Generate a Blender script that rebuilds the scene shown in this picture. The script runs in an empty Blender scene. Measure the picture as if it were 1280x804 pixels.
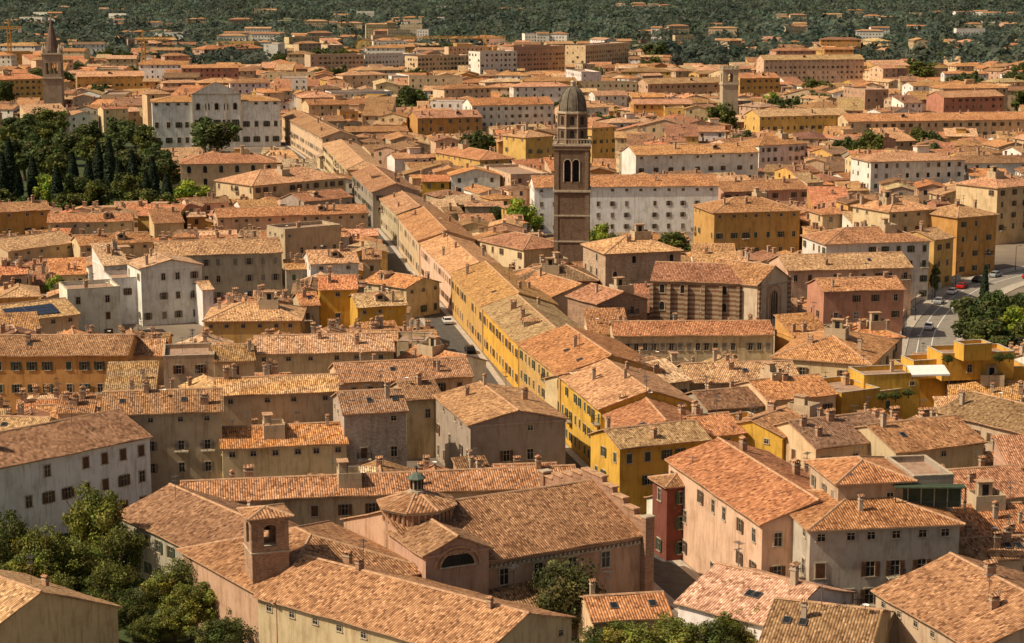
import bpy, math, random
import numpy as np
from mathutils import Vector
rng=random.Random(7)
sc=bpy.context.scene
COL=sc.collection
# ---------------------------------------------------------------- survey
CAMZ=74.0; F=2400.0; PITCH=math.atan(432/2400.0)
def P(u,v,z=0.0):
    dx=(u-640)/F; dy=-(v-402)/F
    ry=math.cos(PITCH)+dy*math.sin(PITCH); rz=-math.sin(PITCH)+dy*math.cos(PITCH)
    t=(z-CAMZ)/rz
    return (dx*t, ry*t)
def proj(x,y,z):
    zz=z-CAMZ
    f=y*math.cos(PITCH)-zz*math.sin(PITCH); up=y*math.sin(PITCH)+zz*math.cos(PITCH)
    return (640+F*x/f, 402-F*up/f)
# ---------------------------------------------------------------- materials
def mat(name,rough=0.85):
    m=bpy.data.materials.new(name); m.use_nodes=True
    nt=m.node_tree; b=nt.nodes['Principled BSDF']; b.inputs['Roughness'].default_value=rough
    b.inputs['Specular IOR Level'].default_value=0.25
    return m,nt,b
def N(nt,t,**k):
    n=nt.nodes.new(t)
    for a,v in k.items(): setattr(n,a,v)
    return n
def lk(nt,a,b): nt.links.new(a,b)
def math_(nt,op,a,b=None,c=None):
    n=N(nt,'ShaderNodeMath',operation=op)
    for i,x in enumerate((a,b,c)):
        if x is None: continue
        if isinstance(x,(int,float)): n.inputs[i].default_value=x
        else: lk(nt,x,n.inputs[i])
    return n.outputs[0]
def mixc(nt,mode,fac,a,b):
    n=N(nt,'ShaderNodeMix',data_type='RGBA',blend_type=mode)
    n.inputs[0].default_value=fac if isinstance(fac,(int,float)) else 0
    if not isinstance(fac,(int,float)): lk(nt,fac,n.inputs[0])
    for i,x in ((6,a),(7,b)):
        if isinstance(x,tuple): n.inputs[i].default_value=x if len(x)==4 else (*x,1)
        else: lk(nt,x,n.inputs[i])
    return n.outputs[2]
def ramp(nt,fac,stops,const=False):
    n=N(nt,'ShaderNodeValToRGB'); r=n.color_ramp
    if const: r.interpolation='CONSTANT'
    while len(r.elements)<len(stops): r.elements.new(0.5)
    for e,(p,c) in zip(r.elements,stops):
        e.position=p; e.color=(*c,1) if len(c)==3 else c
    lk(nt,fac,n.inputs[0]); return n.outputs[0]
def noise(nt,vec,scale,detail=3,rough=0.55):
    n=N(nt,'ShaderNodeTexNoise'); n.inputs['Scale'].default_value=scale; n.inputs['Detail'].default_value=detail
    n.inputs['Roughness'].default_value=rough
    if vec is not None: lk(nt,vec,n.inputs['Vector'])
    return n.outputs['Fac']
def g(x): return (x,x,x)
def pos(nt): return N(nt,'ShaderNodeNewGeometry').outputs['Position']
def scalev(nt,vec,s):
    n=N(nt,'ShaderNodeVectorMath',operation='MULTIPLY'); lk(nt,vec,n.inputs[0]); n.inputs[1].default_value=s
    return n.outputs[0]
def colattr(nt): return N(nt,'ShaderNodeAttribute',attribute_name='Col').outputs['Color']

def make_roof():
    m,nt,b=mat('terracotta_tile',0.9)
    uv=N(nt,'ShaderNodeUVMap',uv_map='UVMap').outputs[0]
    s=N(nt,'ShaderNodeSeparateXYZ'); lk(nt,uv,s.inputs[0]); U,V=s.outputs[0],s.outputs[1]
    uc=math_(nt,'DIVIDE',U,0.31); cf=math_(nt,'FLOOR',uc)
    wn0=N(nt,'ShaderNodeTexWhiteNoise',noise_dimensions='1D'); lk(nt,cf,wn0.inputs['W'])
    vr=math_(nt,'ADD',math_(nt,'DIVIDE',V,0.42),math_(nt,'MULTIPLY',wn0.outputs[0],0.9)); rf=math_(nt,'FLOOR',vr)
    cb=N(nt,'ShaderNodeCombineXYZ'); lk(nt,cf,cb.inputs[0]); lk(nt,rf,cb.inputs[1])
    wn=N(nt,'ShaderNodeTexWhiteNoise',noise_dimensions='2D'); lk(nt,cb.outputs[0],wn.inputs['Vector'])
    tile=ramp(nt,wn.outputs[0],[(0,(.42,.36,.33)),(.18,(.74,.69,.64)),(.5,(.98,.96,.94)),(.82,(1.15,1.17,1.17)),(1,(1.5,1.6,1.7))])
    c=mixc(nt,'MULTIPLY',1.0,colattr(nt),tile)
    p=pos(nt)
    big=ramp(nt,noise(nt,p,0.2,4,.6),[(.3,(.74,.70,.67)),(.5,g(1)),(.72,(1.16,1.18,1.16))])
    c=mixc(nt,'MULTIPLY',1.0,c,big)
    st=noise(nt,scalev(nt,uv,(1.8,1.1,1)),1.0,5,.7)
    c=mixc(nt,'MULTIPLY',1.0,c,ramp(nt,st,[(.34,(.62,.58,.55)),(.5,g(1)),(.7,(1.12,1.13,1.12))]))
    sn=noise(nt,p,1.8,5,.75)
    c=mixc(nt,'MIX',ramp(nt,sn,[(.58,g(0)),(.72,g(.42))]),c,(.15,.108,.065))
    c=mixc(nt,'MIX',ramp(nt,noise(nt,p,1.4,5,.75),[(.58,g(0)),(.76,g(.32))]),c,(.54,.38,.23))
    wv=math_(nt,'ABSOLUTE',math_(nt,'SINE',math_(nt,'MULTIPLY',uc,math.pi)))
    c=mixc(nt,'MULTIPLY',1.0,c,ramp(nt,wv,[(0,g(.45)),(.5,g(1))]))  # occlusion shade between tile columns, multiplied into the base colour
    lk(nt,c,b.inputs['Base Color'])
    h=math_(nt,'ADD',wv,math_(nt,'MULTIPLY',math_(nt,'FRACT',vr),-0.45))
    h=math_(nt,'ADD',h,math_(nt,'MULTIPLY',wn.outputs[0],.35))
    bp=N(nt,'ShaderNodeBump'); bp.inputs['Strength'].default_value=.8; bp.inputs['Distance'].default_value=.10
    lk(nt,h,bp.inputs['Height']); lk(nt,bp.outputs[0],b.inputs['Normal'])
    return m
def make_wall(name,kind='plaster'):
    m,nt,b=mat(name,0.92)
    p=pos(nt); base=colattr(nt)
    if kind=='brick':
        u=N(nt,'ShaderNodeSeparateXYZ'); lk(nt,p,u.inputs[0])
        cb=N(nt,'ShaderNodeCombineXYZ'); lk(nt,math_(nt,'ADD',u.outputs[0],u.outputs[1]),cb.inputs[0]); lk(nt,u.outputs[2],cb.inputs[1])
        br=N(nt,'ShaderNodeTexBrick'); lk(nt,cb.outputs[0],br.inputs[0]); br.inputs['Scale'].default_value=1
        br.inputs['Brick Width'].default_value=.5; br.inputs['Row Height'].default_value=.2; br.inputs['Mortar Size'].default_value=.025
        br.inputs['Color1'].default_value=(.75,.7,.66,1); br.inputs['Color2'].default_value=(1.25,1.2,1.15,1); br.inputs['Mortar'].default_value=(1.2,1.3,1.35,1)
        base=mixc(nt,'MULTIPLY',1,base,br.outputs[0])
    if kind=='stripe':
        u=N(nt,'ShaderNodeSeparateXYZ'); lk(nt,p,u.inputs[0])
        f=math_(nt,'FRACT',math_(nt,'DIVIDE',u.outputs[2],.95))
        base=mixc(nt,'MIX',ramp(nt,f,[(0,g(0)),(.5,g(1))],True),(.42,.32,.21),(.25,.135,.08))
    c=mixc(nt,'MULTIPLY',1,base,ramp(nt,noise(nt,p,.35,5,.65),[(.3,(.76,.72,.67)),(.5,g(.98)),(.7,(1.08,1.08,1.06))]))
    st=noise(nt,scalev(nt,p,(1.6,1.6,.22)),1.0,4,.7)
    c=mixc(nt,'MULTIPLY',1,c,ramp(nt,st,[(.34,(.74,.69,.63)),(.5,g(1))]))
    pt=noise(nt,p,.8,6,.75)
    c=mixc(nt,'MIX',ramp(nt,pt,[(.64,g(0)),(.68,g(.35))]),c,(.40,.30,.20))
    lk(nt,c,b.inputs['Base Color'])
    bp=N(nt,'ShaderNodeBump'); bp.inputs['Strength'].default_value=.3; bp.inputs['Distance'].default_value=.03
    lk(nt,noise(nt,p,6,5,.7),bp.inputs['Height']); lk(nt,bp.outputs[0],b.inputs['Normal'])
    return m
def simple(name,col,rough=.8,var=.25,scale=2.0,metal=0):
    m,nt,b=mat(name,rough)
    a=tuple(x*(1-var) for x in col); c=tuple(min(1,x*(1+var)) for x in col)
    lk(nt,ramp(nt,noise(nt,pos(nt),scale,4,.6),[(.3,a),(.7,c)]),b.inputs['Base Color'])
    b.inputs['Metallic'].default_value=metal
    return m
M={}
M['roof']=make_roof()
M['wall']=make_wall('painted_plaster'); M['brick']=make_wall('old_brick','brick'); M['stripe']=make_wall('striped_brick_and_stone','stripe')
M['stone']=simple('pale_stone',(.44,.36,.26),.85,.3,1.5)
M['glass']=simple('window_glass',(.022,.022,.022),.15,.3,.6)
M['sh_green']=simple('green_shutter_paint',(.055,.075,.045),.6)
M['sh_brown']=simple('brown_shutter_paint',(.12,.06,.03),.6)
M['sh_grey']=simple('grey_shutter_paint',(.22,.19,.15),.6)
M['frame']=simple('window_frame_paint',(.40,.33,.25),.6)
M['metal']=simple('grey_metal',(.22,.22,.22),.4,.2,3,.7)
M['iron']=simple('dark_iron_and_belfry_shade',(.03,.03,.03),.5)
M['cap']=simple('mortar_and_ridge_tile',(.44,.26,.15),.9,.35,1.8)
M['under']=simple('eave_timber',(.15,.09,.05),.9)
M['terrace']=simple('terrace_tile',(.34,.22,.15),.9,.3,1.2)
M['bark']=simple('bark',(.09,.06,.04),.95,.4,5)
M['solar']=simple('solar_panel_glass',(.035,.045,.075),.15)
M['rubber']=simple('tyre_rubber',(.02,.02,.02),.9)
M['yellow']=simple('crane_yellow_paint',(.48,.25,.05),.5,.1)
M['lamp']=simple('headlight_glass',(.7,.7,.7),.2,.05)
M['awning']=simple('white_canvas',(.75,.72,.68),.8,.08)
M['copper']=simple('greenish_copper',(.10,.13,.10),.7,.2)
M['lead']=simple('weathered_grey_stone',(.15,.125,.095),.9,.4,1.2)
M['grass']=simple('garden_grass',(.05,.065,.022),.95,.5,.3)
def make_leaf(name,far=False):
    m,nt,b=mat(name,.75)
    c=mixc(nt,'MULTIPLY',1,colattr(nt),ramp(nt,noise(nt,pos(nt),.006 if far else .5,5,.65),[(.36,g(.62)),(.64,g(1.4))] if far else [(.3,g(.65)),(.7,g(1.3))]))
    lk(nt,c,b.inputs['Base Color'])
    out=nt.nodes['Material Output']; tr=N(nt,'ShaderNodeBsdfTranslucent'); lk(nt,c,tr.inputs[0]); mx=N(nt,'ShaderNodeMixShader'); mx.inputs[0].default_value=.45 if far else .3
    lk(nt,b.outputs[0],mx.inputs[1]); lk(nt,tr.outputs[0],mx.inputs[2]); lk(nt,mx.outputs[0],out.inputs[0])
    return m
M['leaf']=make_leaf('foliage'); M['farleaf']=make_leaf('wood_foliage',True)
MATN=list(M.keys())
# ---------------------------------------------------------------- builder
class MB:
    def __init__(s): s.v=[];s.f=[];s.m=[];s.uv=[];s.c=[];s.T=(1,0,0,0,0)
    def setT(s,ang,x,y,z=0): s.T=(math.cos(ang),math.sin(ang),x,y,z)
    def face(s,pts,m,uv=None,col=(.5,.5,.5)):
        c,sn,ox,oy,oz=s.T; i=len(s.v)
        for p in pts: s.v.append((p[0]*c-p[1]*sn+ox,p[0]*sn+p[1]*c+oy,p[2]+oz))
        n=len(pts); s.f.append(tuple(range(i,i+n))); s.m.append(m)
        s.uv.extend(uv if uv else [(0,0)]*n); s.c.append((n,col))
    def box(s,x0,x1,y0,y1,z0,z1,m,col=(.5,.5,.5),bottom=True):
        a=[(x0,y0),(x1,y0),(x1,y1),(x0,y1)]
        for i in range(4):
            p,q=a[i],a[(i+1)%4]
            s.face([(p[0],p[1],z0),(q[0],q[1],z0),(q[0],q[1],z1),(p[0],p[1],z1)],m,None,col)
        s.face([(*p,z1) for p in a],m,None,col)
        if bottom: s.face([(*p,z0) for p in a[::-1]],m,None,col)
    def ring(s,prof,n,m,col=(.5,.5,.5),cx=0,cy=0,rot=0):
        for (r0,z0),(r1,z1) in zip(prof[:-1],prof[1:]):
            for k in range(n):
                a0=rot+2*math.pi*k/n; a1=rot+2*math.pi*(k+1)/n
                pts=[(cx+r0*math.cos(a0),cy+r0*math.sin(a0),z0),(cx+r0*math.cos(a1),cy+r0*math.sin(a1),z0),(cx+r1*math.cos(a1),cy+r1*math.sin(a1),z1),(cx+r1*math.cos(a0),cy+r1*math.sin(a0),z1)]
                if r1<1e-3: pts=pts[:3]
                S=math.hypot(r1-r0,z1-z0)
                uv=[(k*r0*6.28/n+p_,q_) for p_,q_ in ((0,0),(r0*6.28/n,0),(r1*6.28/n,S),(0,S))][:len(pts)]
                s.face(pts,m,uv,col)
    def bar(s,p,q,t,m,col=(.5,.5,.5)):
        p=Vector(p);q=Vector(q);d=(q-p).normalized()
        a=d.cross(Vector((0,0,1)));
        if a.length<.01:a=Vector((1,0,0))
        a.normalize(); b=d.cross(a); a*=t/2;b*=t/2
        A=[p+a+b,p-a+b,p-a-b,p+a-b];B=[q+a+b,q-a+b,q-a-b,q+a-b]
        for i in range(4): s.face([A[i],A[(i+1)%4],B[(i+1)%4],B[i]],m,None,col)
        s.face(A,m,None,col); s.face(B[::-1],m,None,col)
    def mesh(s,name,smooth=False):
        me=bpy.data.meshes.new(name); me.from_pydata(s.v,[],s.f)
        used=sorted(set(s.m),key=MATN.index); ix={k:i for i,k in enumerate(used)}
        for k in used: me.materials.append(M[k])
        me.polygons.foreach_set('material_index',[ix[k] for k in s.m])
        uvl=me.uv_layers.new(name='UVMap'); uvl.data.foreach_set('uv',np.array(s.uv,dtype='f').ravel())
        ca=me.color_attributes.new('Col','FLOAT_COLOR','CORNER')
        arr=np.concatenate([np.tile((*c,1.0),(n,1)) for n,c in s.c]).astype('f') if s.c else np.zeros((0,4),'f')
        ca.data.foreach_set('color',arr.ravel())
        if smooth: me.polygons.foreach_set('use_smooth',[True]*len(s.f))
        me.update(); return me
def obj(name,data,parent=None,loc=(0,0,0),rz=0,sc_=None,label=None,cat=None,group=None,kind=None):
    o=bpy.data.objects.new(name,data); COL.objects.link(o)
    o.location=loc; o.rotation_euler=(0,0,rz)
    if sc_: o.scale=sc_ if isinstance(sc_,tuple) else (sc_,)*3
    if parent: o.parent=parent
    if label: o['label']=label
    if cat: o['category']=cat
    if group: o['group']=group
    if kind: o['kind']=kind
    return o
def empty(name,loc,rz,label,cat,group=None):
    o=obj(name,None,None,loc,rz,None,label,cat,group); o.empty_display_size=1; return o
# ---------------------------------------------------------------- shared parts
def window_mesh(kind,sh='sh_green',w=1.0,h=1.6,sur=True):
    b=MB(); x=w/2
    if sur:
        b.box(-x-.12,-x,-.07,.02,-.0,h,'stone');b.box(x,x+.12,-.07,.02,0,h,'stone')
        b.box(-x-.14,x+.14,-.08,.02,h,h+.14,'stone')
    b.box(-x-.18,x+.18,-.15,.02,-.12,0,'stone')
    b.box(-x,x,-.02,.02,0,h,'glass')
    if kind=='closed':
        b.box(-x+.01,-.01,-.06,-.02,.02,h-.02,sh); b.box(.01,x-.01,-.06,-.02,.02,h-.02,sh)
        for k in range(6): b.box(-x+.06,x-.06,-.08,-.06,.12+k*(h-.2)/6,.18+k*(h-.2)/6,sh)
    else:
        b.box(-.03,.03,-.045,-.02,0,h,'frame'); b.box(-x,x,-.042,-.02,h*.62,h*.62+.05,'frame')
        b.box(-x,-x+.05,-.045,-.02,0,h,'frame'); b.box(x-.05,x,-.045,-.02,0,h,'frame')
    if kind=='open':
        for s in (-1,1):
            x0=s*(x+.02); x1=s*(x+w/2)
            b.box(min(x0,x1),max(x0,x1),-.14,-.09,0,h,sh)
            for k in range(6): b.box(min(x0,x1)+.05,max(x0,x1)-.05,-.16,-.14,.1+k*(h-.15)/6,.16+k*(h-.15)/6,sh)
    return b.mesh('window_'+kind)
WM={}
for sh in ('sh_green','sh_brown','sh_grey'):
    WM[('open',sh)]=window_mesh('open',sh); WM[('closed',sh)]=window_mesh('closed',sh)
    WM[('plain',sh)]=window_mesh('plain',sh)
WM['small']=window_mesh('plain','sh_brown',.9,.75)
def arch_win():
    b=MB(); n=10; r=.5
    pts=[(-r,-.03,0),(r,-.03,0)]+[(r*math.cos(math.pi*k/n),-.03,1.3+r*math.sin(math.pi*k/n)) for k in range(n+1)]
    b.face(pts,'glass')
    for k in range(n):
        a0=math.pi*k/n;a1=math.pi*(k+1)/n
        q=[(rr*math.cos(a),1.3+rr*math.sin(a)) for rr,a in ((r,a0),(r,a1),(r+.16,a1),(r+.16,a0))]
        b.face([(a,-.09,z) for a,z in q],'stone'); b.face([(q[2][0],-.09,q[2][1]),(q[3][0],-.09,q[3][1]),(q[3][0],.01,q[3][1]),(q[2][0],.01,q[2][1])],'stone')
        b.face([(q[0][0],-.09,q[0][1]),(q[1][0],-.09,q[1][1]),(q[1][0],-.02,q[1][1]),(q[0][0],-.02,q[0][1])],'stone')
    for s in (-1,1): b.box(min(s*r,s*(r+.16)),max(s*r,s*(r+.16)),-.09,.01,0,1.3,'stone')
    b.box(-.7,.7,-.14,.01,-.14,0,'stone')
    return b.mesh('arched_window')
WM['arch']=arch_win()
def chimney_mesh(k):
    b=MB(); w=[.35,.28,.5][k]; d=[.35,.3,.3][k]; H=[1.3,1.7,1.1][k]; cw=(.38,.24,.16) if k!=1 else (.45,.36,.27)
    b.box(-w,w,-d,d,-1.2,H,'brick' if k!=1 else 'wall',cw)
    b.box(-w-.08,w+.08,-d-.08,d+.08,H-.25,H-.12,'stone')
    for sx in (-1,1):
        for sy in (-1,1): b.box(sx*(w-.07)-.06,sx*(w-.07)+.06,sy*(d-.07)-.06,sy*(d-.07)+.06,H,H+.3,'brick',cw)
    z=H+.3; q=(-w-.12,w+.12,-d-.12,d+.12)
    r=[(q[0],q[2],z),(q[1],q[2],z),(q[1],q[3],z),(q[0],q[3],z)]
    t0=(q[0],0,z+.28);t1=(q[1],0,z+.28); rc=(.42,.22,.12)
    b.face([r[0],r[1],t1,t0],'roof',[(0,0),(1,0),(1,.6),(0,.6)],rc); b.face([r[2],r[3],t0,t1],'roof',[(0,0),(1,0),(1,.6),(0,.6)],rc)
    b.face([r[1],r[2],t1],'cap');b.face([r[3],r[0],t0],'cap');b.face(r[::-1],'cap')
    return b.mesh('chimney')
CH=[chimney_mesh(k) for k in range(3)]
def antenna_mesh(k):
    b=MB(); b.bar((0,0,-.3),(0,0,2.6+k*.5),.06,'metal')
    L=1.0; z=2.4+k*.5; b.bar((-L/2,0,z),(L/2,0,z),.04,'metal')
    for i in range(6): b.bar((-L/2+i*L/5,-.35,z),(-L/2+i*L/5,.35,z),.03,'metal')
    b.bar((0,-.3,z-.6),(0,.5,z-.6),.04,'metal')
    for i in range(4): b.bar((-.25,-.2+i*.2,z-.6),(.25,-.2+i*.2,z-.6),.03,'metal')
    return b.mesh('antenna')
AN=[antenna_mesh(0),antenna_mesh(1)]
def dish_mesh():
    b=MB(); b.bar((0,0,0),(0,0,1),.06,'metal'); 
    b.ring([(.01,.9),(.2,.93),(.38,1.05)],12,'awning'); return b.mesh('satellite_dish')
DISH=dish_mesh()
def skylight_mesh():
    b=MB(); b.box(-.42,.42,-.55,.55,-.05,.12,'metal'); b.box(-.34,.34,-.47,.47,.12,.135,'glass'); return b.mesh('skylight')
SKY=skylight_mesh()
def dormer_mesh():
    b=MB(); b.box(-.9,.9,-1.0,1.6,-.6,.95,'wall',(.45,.36,.26)); b.box(-.5,.5,-1.03,-1.0,.1,.8,'glass')
    for s in (-1,1): b.face([(s*1.15,-1.25,.85),(0,-1.25,1.35),(0,2.2,1.35),(s*1.15,2.2,.85)],'roof',[(0,0),(0,1.2),(3.4,1.2),(3.4,0)],(.45,.24,.13))
    b.face([(-.9,-1.0,.95),(.9,-1.0,.95),(0,-1.0,1.3)],'wall',None,(.45,.36,.26))
    return b.mesh('dormer')
DORM=dormer_mesh()
def altana_mesh():
    b=MB(); c=(.50,.39,.26)
    b.box(-1.9,1.9,-1.5,1.5,-.9,.45,'wall',c); b.box(-1.75,1.75,-1.35,1.35,.45,.47,'terrace')
    for a in ((-1.9,1.9,-1.5,-1.38),(-1.9,1.9,1.38,1.5),(-1.9,-1.78,-1.38,1.38),(1.78,1.9,-1.38,1.38)): b.box(*a,.47,1.3,'wall',c)
    b.box(-.9,.9,.4,1.37,.48,2.5,'wall',c); b.box(-.4,.4,.36,.4,.5,2.2,'glass'); b.box(-1.1,1.1,.1,1.6,2.5,2.62,'cap')
    return b.mesh('roof_terrace')
ALT=altana_mesh()
def balcony_mesh(w):
    b=MB(); b.box(-w/2,w/2,-1.0,0,-.16,0,'stone')
    for x in (-w/2+.2,w/2-.35): b.box(x,x+.15,-.7,0,-.4,-.16,'stone')
    b.bar((-w/2+.03,-.97,1),(w/2-.03,-.97,1),.05,'iron')
    for s in (-1,1): b.bar((s*(w/2-.03),-.97,1),(s*(w/2-.03),0,1),.05,'iron')
    n=int(w/.14)
    for i in range(n+1):
        x=-w/2+.03+i*(w-.06)/n; b.bar((x,-.97,0),(x,-.97,1),.022,'iron')
    for s in (-1,1):
        for i in range(6): b.bar((s*(w/2-.03),-i*.16-.05,0),(s*(w/2-.03),-i*.16-.05,1),.022,'iron')
    return b.mesh('balcony')
BAL=[balcony_mesh(2.0),balcony_mesh(3.4)]
# ---------------------------------------------------------------- house geometry
WC={'C':(.64,.48,.29),'Y':(.60,.37,.12),'O':(.56,.30,.10),'W':(.80,.75,.67),'G':(.36,.30,.24),'K':(.54,.33,.23),'R':(.26,.15,.10),'B':(.52,.40,.26),'S':(.52,.25,.16),'D':(.17,.06,.042),'L':(.76,.75,.74),'P':(.68,.48,.32),'YY':(.66,.385,.065)}
WN={'C':'cream','Y':'ochre','O':'ochre orange','W':'white','G':'grey','K':'pink','R':'brown brick','B':'beige','S':'salmon','D':'dark red','L':'pale grey white','P':'peach','YY':'yellow'}
RC={'o':(.545,.255,.112),'b':(.41,.21,.104),'t':(.59,.335,.172),'d':(.30,.16,.09),'l':(.63,.405,.235)}
def jit(c,a=.08): 
    k=1+rng.uniform(-a,a); return tuple(max(.01,min(.85,x*k*(1+rng.uniform(-a*.5,a*.5)))) for x in c)
def sm(seed,x,y): return math.sin(seed+x*.9+y*.5)*.5+math.sin(seed*1.7+x*.37-y*.8)*.5
def slope_grid(b,p00,p10,p01,p11,rc,nx,ny,seed,amp,thick):
    def pt(i,j):
        a=i/nx;c=j/ny
        q=[(1-a)*(1-c)*p00[k]+a*(1-c)*p10[k]+(1-a)*c*p01[k]+a*c*p11[k] for k in range(3)]
        q[2]+=amp*sm(seed,q[0],q[1]); return tuple(q)
    Lx=math.dist(p00,p10); Ly=math.dist(p00,p01); u0=seed*7.3
    for i in range(nx):
        for j in range(ny):
            b.face([pt(i,j),pt(i+1,j),pt(i+1,j+1),pt(i,j+1)],'roof',[(u0+i/nx*Lx,j/ny*Ly),(u0+(i+1)/nx*Lx,j/ny*Ly),(u0+(i+1)/nx*Lx,(j+1)/ny*Ly),(u0+i/nx*Lx,(j+1)/ny*Ly)],rc)
    dn=lambda p:(p[0],p[1],p[2]-thick)
    for i in range(nx): b.face([dn(pt(i,0)),dn(pt(i+1,0)),pt(i+1,0),pt(i,0)],'cap')
    for e in (0,nx):
        for j in range(ny): b.face([dn(pt(e,j)),dn(pt(e,j+1)),pt(e,j+1),pt(e,j)],'cap')
    b.face([dn(p00),dn(p01),dn(p11),dn(p10)],'under')
def cap(b,p,q,w=.2,hh=.1):
    p=Vector(p);q=Vector(q); d=(q-p).normalized(); a=d.cross(Vector((0,0,1))).normalized()*w
    up=Vector((0,0,hh)); dn=Vector((0,0,-.05))
    for s in (-1,1):
        b.face([p+a*s+dn,q+a*s+dn,q+a*s*.4+up,p+a*s*.4+up],'cap')
    b.face([p+a*.4+up,q+a*.4+up,q-a*.4+up,p-a*.4+up],'cap')
def sw(fl): return (lambda x,y,z:(-y,x,z)) if fl else (lambda x,y,z:(x,y,z))
def roof_geo(b,L,D,h,roof,k,rc,o=.5,hi=True,z0=0):
    seed=rng.uniform(0,50); t=.16
    if roof=='gf': LL,DD,fl=D,L,True
    elif roof=='hip' and D>L: LL,DD,fl=D,L,True
    else: LL,DD,fl=L,D,False
    m=sw(fl); hb=h+.14
    if roof in('g','gf'):
        og=.3; zr=hb+DD/2*k; ze=hb-o*k; x=LL/2+og; nx=max(2,int(LL/1.6)) if hi else 1; ny=3 if hi else 1
        for s in (-1,1):
            y=s*(DD/2+o)
            slope_grid(b,m(-x,y,ze),m(x,y,ze),m(-x,0,zr),m(x,0,zr),rc,nx,ny,seed,.09 if hi else 0,t)
        if hi: 
            cap(b,m(-x,0,zr+.02),m(x,0,zr+.02))
    elif roof=='shed':
        x=L/2+.3; y0=-D/2-o; y1=D/2+.2
        slope_grid(b,(-x,y0,hb-o*k),(x,y0,hb-o*k),(-x,y1,hb+(D+.2)*k),(x,y1,hb+(D+.2)*k),rc,3 if hi else 1,2 if hi else 1,seed,.05 if hi else 0,t)
    elif roof=='hip':
        x=LL/2+o;y=DD/2+o; ze=hb-o*k; zr=ze+y*k; r=max(0,x-y)
        c=[(-x,-y),(x,-y),(x,y),(-x,y)]
        S=math.hypot(y,zr-ze)
        q=lambda *a:[m(*p) for p in a]
        u=seed*5
        b.face(q((-x,-y,ze),(x,-y,ze),(r,0,zr),(-r,0,zr)),'roof',[(u,0),(u+2*x,0),(u+x+r,S),(u+x-r,S)],rc)
        b.face(q((x,y,ze),(-x,y,ze),(-r,0,zr),(r,0,zr)),'roof',[(u,0),(u+2*x,0),(u+x+r,S),(u+x-r,S)],rc)
        b.face(q((x,-y,ze),(x,y,ze),(r,0,zr)),'roof',[(u,0),(u+2*y,0),(u+y,S)],rc)
        b.face(q((-x,y,ze),(-x,-y,ze),(-r,0,zr)),'roof',[(u,0),(u+2*y,0),(u+y,S)],rc)
        for i in range(4):
            p,s_=c[i],c[(i+1)%4]; b.face(q((*p,ze-t),(*s_,ze-t),(*s_,ze),(*p,ze)),'cap')
        b.face(q(*[(*p,ze-t) for p in c]),'under')
        if hi:
            for p in c: cap(b,m(p[0],p[1],ze+.02),m(math.copysign(r,p[0]),0,zr+.02))
            if r>.2: cap(b,m(-r,0,zr+.02),m(r,0,zr+.02))
    elif roof=='flat':
        x=L/2;y=D/2
        b.face([(-x+.2,-y+.2,h-.1),(x-.2,-y+.2,h-.1),(x-.2,y-.2,h-.1),(-x+.2,y-.2,h-.1)],'terrace')
        for a in ((-x-.05,x+.05,-y-.05,-y+.27),(-x-.05,x+.05,y-.27,y+.05),(-x-.05,-x+.27,-y+.28,y-.28),(x-.27,x+.05,-y+.28,y-.28)):
            b.box(*a,h+.6,h+.72,'stone')
def roofz(L,D,h,roof,k,x,y):
    hb=h+.14
    if roof=='g': return hb+(D/2-abs(y))*k
    if roof=='gf': return hb+(L/2-abs(x))*k
    if roof=='shed': return hb+(y+D/2)*k
    if roof=='hip': return hb+min(L/2-abs(x),D/2-abs(y))*k
    return h
def wall_geo(b,L,D,h,roof,k,wm,wc,z0=0,cornice=True):
    x=L/2;y=D/2
    if roof=='flat':
        b.box(-x,x,-y,-y+.22,z0,h+.6,wm,wc,False); b.box(-x,x,y-.22,y,z0,h+.6,wm,wc,False)
        b.box(-x,-x+.22,-y+.22,y-.22,z0,h+.6,wm,wc,False); b.box(x-.22,x,-y+.22,y-.22,z0,h+.6,wm,wc,False)
        return
    hf=h;hbk=h+(D*k if roof=='shed' else 0)
    def F(p): b.face(p,wm,None,wc)
    if roof=='gf':
        F([(-x,-y,z0),(x,-y,z0),(x,-y,h),(0,-y,h+x*k),(-x,-y,h)]); F([(x,y,z0),(-x,y,z0),(-x,y,h),(0,y,h+x*k),(x,y,h)])
        F([(-x,y,z0),(-x,-y,z0),(-x,-y,h),(-x,y,h)]); F([(x,-y,z0),(x,y,z0),(x,y,h),(x,-y,h)])
    else:
        F([(-x,-y,z0),(x,-y,z0),(x,-y,hf),(-x,-y,hf)]); F([(x,y,z0),(-x,y,z0),(-x,y,hbk),(x,y,hbk)])
        if roof=='g':
            F([(-x,y,z0),(-x,-y,z0),(-x,-y,h),(-x,0,h+y*k),(-x,y,h)]); F([(x,-y,z0),(x,y,z0),(x,y,h),(x,0,h+y*k),(x,-y,h)])
        else:
            F([(-x,y,z0),(-x,-y,z0),(-x,-y,hf),(-x,y,hbk)]); F([(x,-y,z0),(x,y,z0),(x,y,hbk),(x,-y,hf)])
    if cornice:
        cc=tuple(min(.8,c*1.12) for c in wc)
        b.box(-x-.1,x+.1,-y-.1,-y,h-.42,h-.12,wm,cc)
        if roof!='g': 
            b.box(-x-.1,-x,-y+.002,y,h-.42,h-.12,wm,cc); b.box(x,x+.1,-y+.002,y,h-.42,h-.12,wm,cc)
FOOT=[]; RECTS=[]
def corners(A,ang,L,D):
    c,s=math.cos(ang),math.sin(ang)
    return [(A[0]+x*c-y*s,A[1]+x*s+y*c) for x,y in ((0,0),(L,0),(L,D),(0,D))]
def add_foot(cs): 
    cx=sum(p[0] for p in cs)/4;cy=sum(p[1] for p in cs)/4; r=max(math.dist((cx,cy),p) for p in cs)
    FOOT.append((cs,cx,cy,r))
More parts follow.
